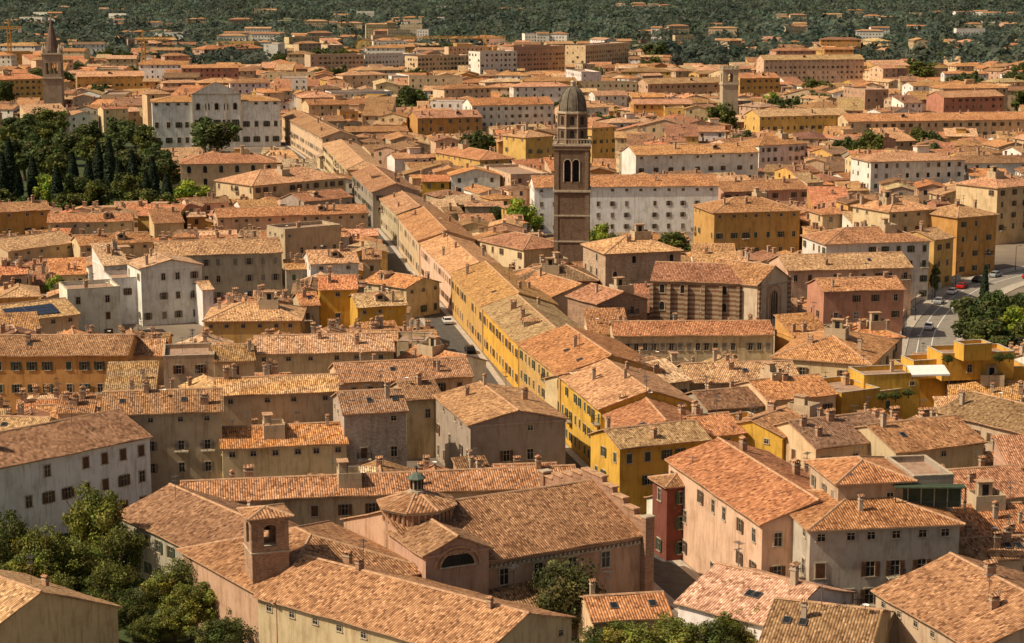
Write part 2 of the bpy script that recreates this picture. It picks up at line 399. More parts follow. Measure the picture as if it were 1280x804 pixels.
KREF={'street':'beside a narrow street','lane':'between neighbouring roofs','yard':'beside a walled garden','sq':'beside the road'}
def house_obj(C,ang,L,D,h,roof='g',k=.33,wc='C',rc='o',vb=None,style=None,win=True,wm='wall',chim=None,name='house',cat='house',label=None,into=None,z0=0,floors=None,wcol=None,rcol=None,where='lane',bal=.05,cols=None,group='terracotta roofed town houses',wsize=1.0,extras=True,o=.5,arch=False,maxrows=4,blank0=None):
    wcol=wcol or jit(WC[wc]); rcol=rcol or jit(RC[rc],.18)
    if into is None:
        rn={'g':'gabled','gf':'gabled','hip':'hipped','shed':'single-pitch','flat':'flat'}[roof]
        label=label or f"{WN.get(wc,'plaster')} plaster house with {rn} {'terrace' if roof=='flat' else 'tile'} roof {KREF[where]}"
        e=empty(name,(C[0],C[1],0),ang,label,cat,group if name=='house' else None); off=(0,0,0); rz=0
    else:
        e=into
        ca,sa=math.cos(-e.rotation_euler[2]),math.sin(-e.rotation_euler[2]); dx,dy=C[0]-e.location[0],C[1]-e.location[1]
        off=(dx*ca-dy*sa,dx*sa+dy*ca,0); rz=ang-e.rotation_euler[2]
    b=MB(); wall_geo(b,L,D,h,roof,k,wm,wcol,z0,True)
    wo=obj('wall',b.mesh('wall'),e,off,rz)
    b=MB(); roof_geo(b,L,D,h,roof,k,rcol,o,True)
    ro=obj('roof',b.mesh('roof'),e,off,rz)
    d=math.hypot(*C)
    if extras:
        n=chim if chim is not None else (rng.choice([1,2,2,3,4]) if roof!='flat' else 1)
        for _ in range(n):
            x=rng.uniform(-.42,.42)*L;y=rng.uniform(-.38,.38)*D
            obj('chimney',rng.choice(CH),ro,(x,y,roofz(L,D,h,roof,k,x,y)),rng.choice([0,math.pi/2]),rng.uniform(.7,1.15))
        if d<500 and rng.random()<.8:
            x=rng.uniform(-.4,.4)*L;y=rng.uniform(-.2,.2)*D
            obj('antenna',rng.choice(AN),ro,(x,y,roofz(L,D,h,roof,k,x,y)),rng.uniform(0,3),rng.uniform(.8,1.2))
        if d<500 and rng.random()<.25:
            x=rng.uniform(-.4,.4)*L;y=rng.uniform(-.2,.2)*D
            obj('satellite_dish',DISH,ro,(x,y,roofz(L,D,h,roof,k,x,y)),rng.uniform(0,3))
        q_=rng.random()
        if roof=='g' and d<500 and q_<.32:
            for _ in range(rng.choice([1,2])):
                x=rng.uniform(-.4,.4)*L;y=-D*.25
                s_=obj('skylight',SKY,ro,(x,y,roofz(L,D,h,roof,k,x,y)+.05)); s_.rotation_euler=(math.atan(k),0,0)
        elif roof in('g','gf') and L>9 and D>8 and where!='yard' and q_<.44:
            x=rng.uniform(-.25,.25)*L;y=-D*.24
            obj('dormer',DORM,ro,(x,y,roofz(L,D,h,roof,k,x,y)))
        elif roof in('g','gf','hip') and L>9 and D>8 and where=='lane' and q_<.56:
            x=rng.uniform(-.22,.22)*L;y=rng.uniform(-.2,.1)*D
            obj('roof_terrace',ALT,ro,(x,y,roofz(L,D,h,roof,k,x,y)+.1),rng.choice([0,.0,math.pi/2]))
    if win:
        shc=style or rng.choice(['sh_green','sh_green','sh_brown','sh_brown','sh_brown','sh_grey'])
        hh=h-z0; nf=floors or max(1,int((hh-.4)/3.05)); fh=hh/nf
        attic=rng.random()<.35 and nf>1 and not arch
        ws0=wsize*rng.uniform(.8,.98) if wsize==1.0 else wsize
        spj=rng.uniform(2.6,3.9)
        for (n_,rr,ln,ox,oy) in ((0,0,L,0,-D/2),(1,-math.pi/2,D,-L/2,0),(2,math.pi/2,D,L/2,0)):
            nx,ny=math.sin(ang+rr),-math.cos(ang+rr)
            fx=C[0]+ox*math.cos(ang)-oy*math.sin(ang); fy=C[1]+ox*math.sin(ang)+oy*math.cos(ang)
            if (nx*-fx+ny*-fy)/math.hypot(fx,fy)<.03: continue
            sp=spj*wsize; nc=(cols if (cols and n_==0) else int((ln-.8)/sp))
            if ln<2.4: continue
            if nc<1: nc=1
            blank=(blank0 if blank0 is not None else .08) if (n_==0 or 'street'==where) else .45
            offs=[rng.uniform(-.14,.14)*ln/nc for _ in range(nc)]
            if n_ and rng.random()<.35 and where!='street' : continue
            rows=range(nf-1,max(-1,nf-1-maxrows),-1)
            for i in rows:
                for j in range(nc):
                    if rng.random()<blank: continue
                    t=(j+.5)/nc*ln-ln/2+(offs[j] if where!='yard' and not arch else 0)
                    lx=ox+t*math.cos(rr)+.003*math.sin(rr); ly=oy+t*math.sin(rr)-.003*math.cos(rr)
                    zz=z0+i*fh+max(.3,(fh-1.6*ws0)*.5)
                    if zz+1.6*ws0>h-.45: zz=h-.5-1.65*ws0
                    wx=C[0]+lx*math.cos(ang)-ly*math.sin(ang); wy=C[1]+lx*math.sin(ang)+ly*math.cos(ang)
                    pu,pv=proj(wx,wy,zz)
                    if vb and pv>vb+12: continue
                    if pu<-40 or pu>1320 or pv>840: continue
                    L_=(off[0]+lx*math.cos(rz)-ly*math.sin(rz),off[1]+lx*math.sin(rz)+ly*math.cos(rz))
                    if arch: mk=WM['arch']
                    elif attic and i==nf-1: mk=WM['small']; zz=h-1.4
                    else:
                        r_=rng.random(); mk=WM[('open' if r_<.5 else 'closed' if r_<.75 else 'plain',shc)]
                        if rng.random()<bal and i>0 and n_<2: 
                            obj('balcony',BAL[0],e,(*L_,zz-.1),rr+rz)
                    obj('window',mk,e,(*L_,zz),rr+rz,ws0)
    return e
def H(u1,v1,u2,v2,h,D,roof='g',vb=None,wc='C',rc='o',**kw):
    D*=1.15
    A=P(u1,v1,h);B=P(u2,v2,h); L=math.dist(A,B); ang=math.atan2(B[1]-A[1],B[0]-A[0])
    cs=corners(A,ang,L,D); add_foot(cs)
    C=(sum(p[0] for p in cs)/4,sum(p[1] for p in cs)/4)
    k=kw.get('k',.33)
    top=h+(L/2*k if roof=='gf' else min(L,D)/2*k if roof in('hip','g') else 0.6)
    if roof=='g': top=h+D/2*k
    pr=[proj(p[0],p[1],h) for p in cs]+[proj(C[0],C[1],top)]
    us=[p[0] for p in pr]; vs=[p[1] for p in pr]
    if vb is None: vb=max(v1,v2)+25
    RECTS.append((min(us),max(us),min(vs),vb,C[1]))
    return house_obj(C,ang,L,D,h,roof,wc=wc,rc=rc,vb=vb,**kw)
S_='street'
# ---------------------------------------------------------------- foreground convent church
CR=(.37,.19,.095)
ch=H(535,712,803,668,9,20,'g',745,'K','b',name='church',cat='church',label='pink plaster church with brown tile roof and octagonal drum',win=False,chim=0,wm='wall',extras=False,rcol=CR)
def sub(par,u1,v1,u2,v2,h,D,roof,wc,rc,**kw):
    return H(u1,v1,u2,v2,h,D,roof,wc=wc,rc=rc,into=par,chim=0,extras=False,**kw)
sub(ch,345,752,538,712,8.5,20,'hip','K','b',vb=752,win=False,rcol=(.40,.205,.10))
sub(ch,532,694,611,683,10.9,9,'gf','K','b',vb=745,win=False,k=.42)
def world_child(par,name,mesh,wx,wy,z,ang,sc_=None):
    ca,sa=math.cos(-par.rotation_euler[2]),math.sin(-par.rotation_euler[2]); dx,dy=wx-par.location[0],wy-par.location[1]
    return obj(name,mesh,par,(dx*ca-dy*sa,dx*sa+dy*ca,z),ang-par.rotation_euler[2],sc_)
def lunette(r=1.75):
    b=MB(); n=14
    b.face([(r*math.cos(math.pi*k/n),-.04,r*.8*math.sin(math.pi*k/n)) for k in range(n+1)],'glass')
    for k in range(n):
        a0,a1=math.pi*k/n,math.pi*(k+1)/n
        for r0,r1,m_,yy in ((r,r+.25,'cap',-.12),(r+.5,r+.75,'cap',-.16)):
            q=[(x*math.cos(a),x*.8*math.sin(a)) for x,a in ((r0,a0),(r0,a1),(r1,a1),(r1,a0))]
            b.face([(x,yy,z) for x,z in q],m_); b.face([(q[2][0],yy,q[2][1]),(q[3][0],yy,q[3][1]),(q[3][0],0,q[3][1]),(q[2][0],0,q[2][1])],m_)
    b.bar((-.6,-.06,0),(-.6,-.06,1.25),.07,'iron');b.bar((.6,-.06,0),(.6,-.06,1.25),.07,'iron'); b.box(-r-.2,r+.2,-.15,0,-.15,0,'stone')
    return b.mesh('lunette_window')
A=P(532,694,10.9);B=P(611,683,10.9);ag=math.atan2(B[1]-A[1],B[0]-A[0]); mx,my=(A[0]+B[0])/2,(A[1]+B[1])/2
world_child(ch,'lunette_window',lunette(),mx+.02*math.sin(ag),my-.02*math.cos(ag),9.2,ag,1.15)
A=P(535,712,9);B=P(803,668,9);ag=math.atan2(B[1]-A[1],B[0]-A[0])
for t in (.04,.12,.34,.5,.66,.82):
    world_child(ch,'window',WM[('plain','sh_grey')],A[0]+(B[0]-A[0])*t+.01*math.sin(ag),A[1]+(B[1]-A[1])*t-.01*math.cos(ag),5.8,ag,1.15)
Lc=Lc0=math.dist(A,B)
b=MB(); n=int(Lc0/.6)
for i in range(n): b.box(-Lc0/2+i*.6,-Lc0/2+i*.6+.3,-.28,0,0,.3,'stone')
b.box(-Lc0/2,Lc0/2,-.18,0,-.2,0,'stone')
world_child(ch,'eave_dentils',b.mesh('eave_dentils'),(A[0]+B[0])/2+.003*math.sin(ag),(A[1]+B[1])/2-.003*math.cos(ag),8.05,ag)
def parapet():
    b=MB(); k=.33;D=23; h=9; bc=(.3,.18,.12); n=5
    for s in (-1,1):
        for i in range(n):
            y0=s*(D/2+.6)*(1-i/n); y1=s*(D/2+.6)*(1-(i+1)/n); zt=h+1.0+(D/2)*k*(i+1)/n
            a,c=min(y0,y1),max(y0,y1)
            b.box(-.35,.35,a,c,0,zt,'brick',bc); b.box(-.5,.5,a-.05,c+.05,zt,zt+.18+.002*i,'cap')
        yy=s*(D/2+.6); b.box(-.6,.6,yy-.5,yy+.5,0,h+2.2,'brick',bc); b.box(-.7,.7,yy-.6,yy+.6,h+2.2,h+2.4,'stone')
    return b.mesh('gable_parapet')
obj('gable_parapet',parapet(),ch,(Lc/2+.35,0,0))
dx,dy=P(521,625,13.8)
DS=(1.36,1.36,.97)
b=MB(); b.ring([(3.1,6),(3.1,14.0)],8,'brick',(.36,.22,.15),rot=math.pi/8)
for k in range(8):
    a=math.pi/4*k
    for s in (-.8,-.27,.27,.8):
        x=2.9*math.cos(a)-s*math.sin(a);y=2.9*math.sin(a)+s*math.cos(a)
        b.bar((x*1.02,y*1.02,12.2),(x*1.02,y*1.02,13.5),.16,'cap')
b.ring([(3.35,13.5),(3.35,13.8),(3.1,13.8)],8,'stone',rot=math.pi/8)
world_child(ch,'drum',b.mesh('drum'),dx,dy,0,.2,DS)
b=MB(); b.ring([(3.6,13.95),(.5,15.3)],8,'roof',RC['b'],rot=math.pi/8); b.ring([(3.0,13.9),(3.6,13.85),(3.6,13.95)],8,'cap',rot=math.pi/8)
for k in range(8):
    a=math.pi/8+math.pi/4*k; cap(b,(3.55*math.cos(a),3.55*math.sin(a),14.0),(.5*math.cos(a),.5*math.sin(a),15.35),.12,.06)
world_child(ch,'drum_roof',b.mesh('drum_roof'),dx,dy,0,.2,DS)
b=MB(); b.ring([(.75,15.1),(.75,15.5),(.5,15.5),(.5,16.9)],8,'stone'); b.ring([(.8,16.9),(.8,17.0),(.45,17.45),(.0001,17.7)],8,'copper'); b.bar((0,0,17.7),(0,0,18.4),.08,'iron'); b.bar((-.2,0,18.15),(.2,0,18.15),.07,'iron')
for k in range(8):
    a=math.pi/8+math.pi/4*k; b.bar((.46*math.cos(a),.46*math.sin(a),15.7),(.46*math.cos(a),.46*math.sin(a),16.8),.22,'glass')
world_child(ch,'lantern',b.mesh('lantern'),dx,dy,0,.2,DS)
def arched(b,w,z0,z1,arches,m,col,y,th):
    arches=sorted(arches); x=-w/2
    def slab(x0,x1,za,zb):
        if x1-x0<.001 or zb-za<.001: return
        b.box(x0,x1,y,y+th,za,zb,m,col)
    for xc,r,zs,zp in arches:
        slab(x,xc-r,z0,z1); slab(xc-r,xc+r,z0,zs); n=10; top=zp+r+.12
        for k in range(n):
            a0=math.pi-math.pi*k/n;a1=math.pi-math.pi*(k+1)/n
            p=(xc+r*math.cos(a0),zp+r*math.sin(a0));q=(xc+r*math.cos(a1),zp+r*math.sin(a1))
            for yy in (y,y+th): b.face([(p[0],yy,p[1]),(q[0],yy,q[1]),(q[0],yy,top),(p[0],yy,top)],m,None,col)
            b.face([(p[0],y,p[1]),(q[0],y,q[1]),(q[0],y+th,q[1]),(p[0],y+th,p[1])],m,None,col)
        slab(xc-r,xc+r,top,z1); x=xc+r
    slab(x,w/2,z0,z1)
# small bell tower
tx,ty=P(332,640,16.2)
e=empty('bell_tower',(tx,ty,0),.35,'small brick bell tower with arched openings and tile cap','bell tower'); e.scale=(1.14,1.14,.853)
b=MB(); w=3.6; bc=(.34,.215,.145)
b.box(-w/2,w/2,-w/2,w/2,0,14.2,'brick',bc)
b.box(-w/2-.12,w/2+.12,-w/2-.12,w/2+.12,14.2,14.4,'stone')
obj('wall',b.mesh('wall'),e)
b=MB()
for r_ in range(4):
    b.setT(r_*math.pi/2,0,0); arched(b,w-.002*r_,14.4,18.8,[(0,.62,15.0,17.3)],'brick',bc,-w/2,.45)
b.setT(0,0,0); b.box(-w/2-.15,w/2+.15,-w/2-.15,w/2+.15,18.8,19.05,'stone')
obj('belfry',b.mesh('belfry'),e)
b=MB(); roof_geo(b,w+.1,w,19.0,'hip',.35,RC['b'],.45); obj('roof',b.mesh('roof'),e)
b=MB(); b.ring([(.12,17.9),(.25,17.5),(.4,16.9),(.5,16.75)],12,'iron'); b.bar((-1.5,0,17.95),(1.5,0,17.95),.12,'iron'); obj('bell',b.mesh('bell'),e)
# convent wings
H(148,642,302,716,7,13,'g',722,'G','b',where='yard',chim=1)
H(228,627,724,606,8,7.5,'g',640,'C','b',label='long cream convent wing with brown tile gabled roof',chim=5)
H(322,744,600,822,8.6,13,'g',804,'B','o',where='yard',chim=3,rcol=(.50,.26,.13))
H(612,768,742,752,4,6,'shed',775,'B','b',chim=0,win=False)
H(742,776,838,770,5,7,'g',790,'C','o',chim=1)
H(848,752,972,784,7,13,'g',770,'W','l',where=S_,chim=1,bal=0)
H(952,802,1085,818,8,12,'g',804,'B','b',chim=1)
H(-165,772,-50,818,7,17,'g',804,'C','t',where='yard',chim=1,k=.42,win=False)
H(1095,738,1222,812,9,16,'g',804,'B','b',chim=3,where='yard')
# big apartment house
bh=H(1013,662,1200,654,13,14,'hip',790,'B','o',where=S_,bal=.5,wcol=(.46,.41,.34),label='grey beige four storey house with balconies and roof storey',style='sh_brown',wsize=1.08,k=.25,cols=6,floors=4)
sub(bh,1048,604,1140,600,16.6,9,'hip','B','o',vb=640,z0=12.5,k=.3)
sub(bh,1142,602,1192,600,16.4,8,'flat','G','b',vb=640,z0=12.5,win=False)
def loggia():
    b=MB(); b.box(-3.9,3.9,-.1,0,0,2.6,'sh_green')
    for i in range(6): b.box(-3.92+i*1.53,-3.78+i*1.53,-.2,-.1,0,2.6,'frame')
    b.box(-4.1,4.1,-1.6,0,2.6,2.75,'sh_green')
    for x in (-4,4): b.bar((x,-1.5,0),(x,-1.5,2.6),.12,'sh_green')
    for i in range(28): b.bar((-4+i*.3,-1.55,0),(-4+i*.3,-1.55,1),.03,'iron')
    b.bar((-4,-1.55,1),(4,-1.55,1),.06,'iron')
    return b.mesh('glazed_loggia')
lx,ly=P(1160,602,16.4); world_child(bh,'glazed_loggia',loggia(),lx,ly-.1,13.4,0.0)
# street right side row
H(836,574,953,655,12,12,'g',735,'P','o',where=S_,bal=.15)
H(816,597,834,608,10,9,'hip',685,'D','b',where=S_)
H(775,560,886,548,10,8,'g',615,'YY','t',where=S_,bal=.1,style='sh_green')
H(752,512,778,546,9.5,11,'g',600,'Y','o',where=S_,style='sh_green')
H(701,470,751,511,10.3,13,'g',585,'YY','t',where=S_,maxrows=4,style='sh_green')
H(649,429,700,469,10.5,15,'g',550,'Y','o',where=S_,style='sh_green')
H(604,384,648,428,9.2,12,'g',470,'YY','t',where=S_)
H(565,342,603,383,9.3,13,'g',430,'Y','o',where=S_)
H(524,302,564,341,9,11,'g',400,'P','t',where=S_)
H(498,270,524,301,9.5,12,'g',345,'C','o',where=S_)
H(470,243,497,268,9,11,'g',300,'B','t',where=S_)
H(440,216,466,240,11,12,'g',265,'G','b',where=S_)
H(404,180,434,212,10,11,'hip',218,'C','t',where=S_)
H(352,144,403,172,11.5,12,'g',190,'P','b',where=S_)
H(625,352,690,372,9,12,'g',385,'C','o')
H(600,300,655,312,10,11,'hip',330,'C','b')
# left side
H(-30,590,187,545,11,13,'g',648,'W','d',style='sh_brown',bal=0,chim=2,wcol=(.76,.74,.72),blank0=.18,where='yard')
H(128,518,277,513,13,10,'g',606,'B','b',bal=.2)
H(278,560,433,553,8,9,'g',598,'C','o')
H(272,494,425,488,11.5,8,'g',527,'C','t',chim=3)
H(430,517,508,513,12,10,'g',587,'G','d',wm='brick',chim=2)
H(588,531,707,523,10,18,'gf',582,'G','t',wcol=(.36,.29,.23),k=.22,blank0=.5,where='yard')
H(508,500,552,497,9.5,9,'g',540,'B','b')
H(425,478,590,470,10,10,'g',492,'C','b')
H(-15,444,159,443,11.5,11,'g',492,'O','b',style='sh_green',chim=3)
H(160,445,204,444,10,9,'g',470,'C','t')
H(204,450,268,448,10.5,9,'flat',476,'B','l')
H(268,452,318,450,10,9,'g',478,'B','b')
H(319,442,492,438,10.5,10,'g',468,'C','l',chim=3)
H(494,450,556,462,7,9,'g',476,'W','o')
H(256,401,375,400,9,12,'hip',422,'Y','t',chim=2)
H(400,362,446,361,11.5,10,'g',407,'YY','o',bal=.3)
H(447,384,508,381,9,9,'g',405,'YY','t',bal=.2)
H(376,382,399,381,9,9,'g',405,'B','o')
wh=H(176,336,252,331,12.5,10,'gf',412,'L','l',bal=.3,style='sh_grey',blank0=.15,k=.22,label='white modern house with low gable and stepped volumes')
sub(wh,140,352,175,350,9.5,9,'flat','L','l',vb=372,blank0=.2)
sub(wh,253,362,266,361,8,6,'g','L','l',vb=400,win=False)
H(130,332,160,330,11,9,'shed',350,'W','l')
H(84,366,150,362,10.5,9,'flat',415,'W','l',bal=.3,blank0=.3)
H(0,372,48,370,9,11,'hip',392,'O','t')
sol=H(-10,404,98,392,8,11.3,'g',418,'C','t',chim=0,where='yard')
H(196,320,352,315,11.5,12,'g',372,'B','t',wcol=(.44,.37,.27))
H(356,290,426,284,13,8,'flat',322,'B','b',blank0=.6)
H(272,272,460,266,9.5,9,'g',284,'C','o',chim=4)
H(-20,266,62,262,11,9,'g',294,'O','b')
H(60,278,165,276,10,8,'g',292,'B','o')
H(10,314,96,302,9.5,11,'g',330,'C','t')
H(100,307,190,302,10,9,'g',318,'C','o')
H(226,205,346,203,12.5,13,'hip',248,'B','b',arch=True,name='villa',cat='villa',label='beige villa with arched windows and brown tile roof',wsize=1.3)
H(316,232,432,222,10,18,'hip',246,'C','t')
H(380,252,440,246,9,10,'g',264,'G','o')
# street left side row
H(455,352,508,360,7,9,'g',380,'C','o',where=S_)
H(388,330,448,328,10,11,'g',345,'W','t')
# centre right
H(768,419,966,418,9,9,'g',448,'C','o',cols=18,where='yard',style='sh_grey',label='long cream cloister range with many windows and tile roof',bal=0,k=.3)
H(966,446,1088,455,9,20,'hip',470,'C','o')
H(745,492,862,474,9,12,'g',500,'C','l')
H(862,478,1000,474,8,10,'g',492,'B','t')
H(645,350,746,350,10,11,'hip',366,'R','d',wm='brick',win=False)
H(757,317,851,313,16,13,'hip',347,'B','t',wm='brick',wcol=(.42,.31,.22),arch=True,blank0=.4)
H(748,380,809,374,11,10,'gf',397,'K','b',wm='brick',wcol=(.34,.22,.15),blank0=.5)
bs=H(815,350,945,354,14,13,'g',392,'R','b',wm='stripe',name='striped_church',cat='church',label='old church with horizontally striped brick and stone walls',arch=True,chim=0,extras=False,blank0=.2)
sub(bs,765,388,940,394,7,6,'shed','R','d',vb=405,wm='stripe',win=False)
A=P(815,350,14);B=P(945,354,14);ag=math.atan2(B[1]-A[1],B[0]-A[0]); Ln=math.dist(A,B)
b=MB()
for i in range(7): b.box(i*Ln/6-.35,i*Ln/6+.35,-.7,-.01,0,13.2,'stripe')
world_child(bs,'buttresses',b.mesh('buttresses'),A[0],A[1],0,ag)
sub(bs,947,356,988,348,14,12,'gf','C','b',vb=392,wm='wall',win=False,k=.55,wcol=(.62,.50,.36))
A=P(947,356,14);B=P(988,348,14);ag=math.atan2(B[1]-A[1],B[0]-A[0]); mx,my=(A[0]+B[0])/2,(A[1]+B[1])/2; Lf=math.dist(A,B)
b=MB(); r=1.1
b.face([(-r,-.05,6.5),(r,-.05,6.5)]+[(r*math.cos(math.pi*k/12),-.05,11+r*math.sin(math.pi*k/12)) for k in range(13)],'glass')
for rr in (r,r+1.0):
    for k in range(12):
        a0,a1=math.pi*k/12,math.pi*(k+1)/12; b.face([(q*math.cos(a),-.15-.05*rr,11+q*math.sin(a)) for q,a in ((rr,a0),(rr,a1),(rr+.3,a1),(rr+.3,a0))],'cap')
    for s in (-1,1): b.box(min(s*rr,s*(rr+.3)),max(s*rr,s*(rr+.3)),-.15,0,3 if rr>r else 6.5,11,'cap')
for xx in (-.36,.36): b.box(xx-.06,xx+.06,-.1,-.05,6.5,11.8,'stone')
for s in (-1,1): b.box(s*(Lf/2-.5)-.35,s*(Lf/2-.5)+.35,-.35,0,0,14.5,'stripe')
b.box(-Lf/2,Lf/2,-.2,0,13.2,13.5,'stone')
world_child(bs,'church_front',b.mesh('church_front'),mx+.02*math.sin(ag),my-.02*math.cos(ag),0,ag)
H(668,234,898,232,13.5,13,'g',297,'W','o',chim=3,name='palace',cat='building',label='long white building with three rows of windows',style='sh_grey',bal=0,where='yard',cols=13,blank0=.12,wcol=(.82,.80,.77))
H(795,194,948,190,14,13,'g',222,'W','o',bal=0,cols=9)
H(949,182,1008,179,14,12,'hip',206,'W','o')
H(893,266,1000,263,12.5,15,'hip',316,'O','o',bal=.05)
H(905,240,1010,236,10,12,'g',255,'K','o')
H(1033,305,1162,301,14,13,'hip',377,'W','b',wcol=(.72,.65,.58),blank0=.3)
H(985,338,1140,334,11,12,'g',352,'P','t')
H(1030,364,1130,361,10.5,9,'g',403,'S','o')
H(1112,265,1170,261,16,13,'hip',300,'C','t')
H(1168,300,1192,296,12,9,'g',362,'Y','t')
H(1197,272,1246,268,15,12,'hip',345,'O','t',bal=.15)
H(1247,235,1300,230,16,13,'hip',325,'C','t')
H(1064,424,1128,421,8,10,'hip',458,'B','o')
# yellow terraces
yc=H(1140,468,1285,463,8,8,'flat',500,'YY','l',where='sq',label='yellow modern house with stepped roof terraces',style='sh_brown',blank0=.4)
sub(yc,1178,447,1268,444,11.5,6,'flat','YY','l',vb=460,z0=7.5,blank0=.4)
sub(yc,1142,456,1176,454,10,4,'flat','YY','o',vb=462,z0=7.5,win=False)
sub(yc,1205,436,1240,434,13.5,3,'flat','YY','o',vb=446,z0=11.4,win=False)
H(1052,496,1100,490,8,9,'flat',524,'YY','o',blank0=.4)
H(1100,494,1150,488,7,10,'flat',526,'YY','l',blank0=.4)
H(1080,474,1150,471,9.5,6,'flat',496,'YY','l',blank0=.3)
H(978,546,1046,522,9,9,'g',578,'YY','b')
H(880,545,930,540,9,9,'g',562,'YY','o')
H(932,541,976,536,8,8,'flat',560,'YY','o')
H(1172,514,1290,544,8,13,'g',558,'B','d',k=.28)
H(1188,496,1290,499,5.5,9,'g',510,'C','o')
H(1020,560,1120,548,9,12,'g',575,'C','d')
H(1120,565,1230,552,9,12,'g',590,'B','b')
H(1205,625,1300,618,10,11,'g',640,'C','b')
H(1208,672,1300,668,8,11,'g',700,'B','o')
H(1215,700,1300,696,7,7,'g',712,'C','b')
H(885,512,965,505,8,9,'g',525,'G','d')
H(960,500,1045,492,9,10,'g',512,'P','o')
# far landmarks
H(590,132,692,130,17,14,'g',157,'W','o',bal=0)
H(522,148,602,146,13,13,'g',167,'O','t')
for (a,bb,c,dd,hh,D,r,vv,w_) in ((388,70,455,69,20,14,'flat',84,'B'),(456,70,520,68,19,14,'flat',84,'W'),(522,72,590,70,19,14,'flat',90,'C'),(600,66,646,65,24,14,'flat',88,'W'),(642,60,706,58,24,14,'flat',90,'K'),(732,58,786,54,25,14,'flat',80,'C'),
  (955,75,1080,74,20,14,'g',104,'P'),(1090,70,1262,70,10,40,'flat',80,'G'),(950,146,1060,143,14,13,'g',166,'Y'),(1060,152,1290,149,12,14,'g',166,'C'),(96,96,180,95,14,14,'g',112,'Y'),(-10,100,58,98,14,14,'hip',128,'Y'),
  (255,62,330,60,16,16,'hip',82,'K'),(925,98,975,97,15,13,'g',118,'Y'),(1180,122,1255,120,16,13,'g',142,'S'),(845,70,950,70,9,30,'flat',82,'G'),(657,172,690,170,17,12,'hip',205,'Y'),(740,160,770,158,15,12,'hip',205,'Y'),(545,190,600,200,10,12,'hip',205,'Y'),(810,105,905,103,12,14,'g',118,'K')):
    H(a,bb,c,dd,hh,D,r,vv,w_,rng.choice('oot'),maxrows=5)
# ---------------------------------------------------------------- palazzo
PH=20; PW=(.82,.80,.75)
pz=H(190,128,350,126,PH,16,'hip',192,'W','o',name='palazzo',cat='palace',label='white neoclassical palazzo with central pediment and green shutters',style='sh_green',floors=3,wsize=1.45,bal=0,k=.22,wcol=PW,chim=4,cols=13)
RECTS.append((190,350,95,192,P(270,128,PH)[1]))
RECTS.append((-20,216,150,258,P(100,262)[1]))
yf=-16*1.15/2
b=MB(); w=10.5; b.box(-w,w,yf-1.0,yf+1,0,23,'wall',PW)
for x in (-w+.3,-w/2.6,w/2.6,w-.3): b.box(x-.4,x+.4,yf-1.25,yf-1.0,9,22.6,'wall',(.7,.62,.5))
b.box(-w-.2,w+.2,yf-1.3,yf+1,23,23.5,'stone')
for yy in (yf-1.2,yf+1): b.face([(-w-.3,yy,23.5),(w+.3,yy,23.5),(0,yy,28.5)],'wall',None,PW)
for s in (-1,1): b.face([(s*(w+.5),yf-1.5,23.4),(0,yf-1.5,28.8),(0,yf+1.2,28.8),(s*(w+.5),yf+1.2,23.4)],'roof',[(0,0),(0,11),(2.6,11),(2.6,0)],RC['o'])
obj('pediment_bay',b.mesh('pediment_bay'),pz,(0,0,0))
for i in range(3):
    for j in range(5): obj('window',WM[('open','sh_green')] if i<2 else WM['arch'],pz,(-8+j*4.0,yf-1.02,2.5+i*7.0),0,1.6)
# ---------------------------------------------------------------- main brick tower
TD=450.0
def zat(v,d=TD): return CAMZ-d*math.tan(PITCH+math.atan((v-402)/F))
tx=(714-640)/F*TD*1.02
tw=empty('brick_tower',(tx,TD,0),-.06,'tall dark brick bell tower with arched belfry and stone dome','bell tower')
add_foot([(tx-5,TD-5),(tx+5,TD-5),(tx+5,TD+5),(tx-5,TD+5)])
RECTS.append((688,740,100,325,TD))
w=8.0; bc=(.165,.11,.075); pc=(.21,.145,.10); x=w/2
z1=zat(238); z2=zat(181); z3=zat(160); z4=zat(139); z5=zat(108)
b=MB(); b.box(-x,x,-x,x,0,z1,'brick',bc)
for sx in (-1,1):
    for sy in (-1,1): b.box(sx*(x-.35)-.5,sx*(x-.35)+.5,sy*(x-.35)-.5,sy*(x-.35)+.5,0,z1-.3,'brick',pc)
for vv in (268,300): b.box(-x-.2,x+.2,-x-.2,x+.2,zat(vv),zat(vv)+.35,'stone')
obj('shaft',b.mesh('shaft'),tw)
b=MB(); b.box(-x-.4,x+.4,-x-.4,x+.4,z1,z1+.5,'stone'); obj('string_course',b.mesh('string_course'),tw)
b=MB(); b.box(-x-.5,x+.5,-x-.5,x+.5,z2,z2+.5,'stone'); b.box(-x-.3,x+.3,-x-.3,x+.3,z2-.9,z2-.003,'brick',pc); obj('cornice',b.mesh('cornice'),tw)
b=MB()
for r_ in range(4):
    b.setT(r_*math.pi/2,0,0)
    for i in range(13): b.box(-x-.3+i*(w+.4)/12,-x-.12+i*(w+.4)/12,-x-.4,-x-.25,z2+.5,z2+1.5,'stone')
    b.box(-x-.42,x+.42,-x-.46,-x-.2,z2+1.5,z2+1.7+.001*r_,'stone')
obj('balustrade',b.mesh('balustrade'),tw)
b=MB()
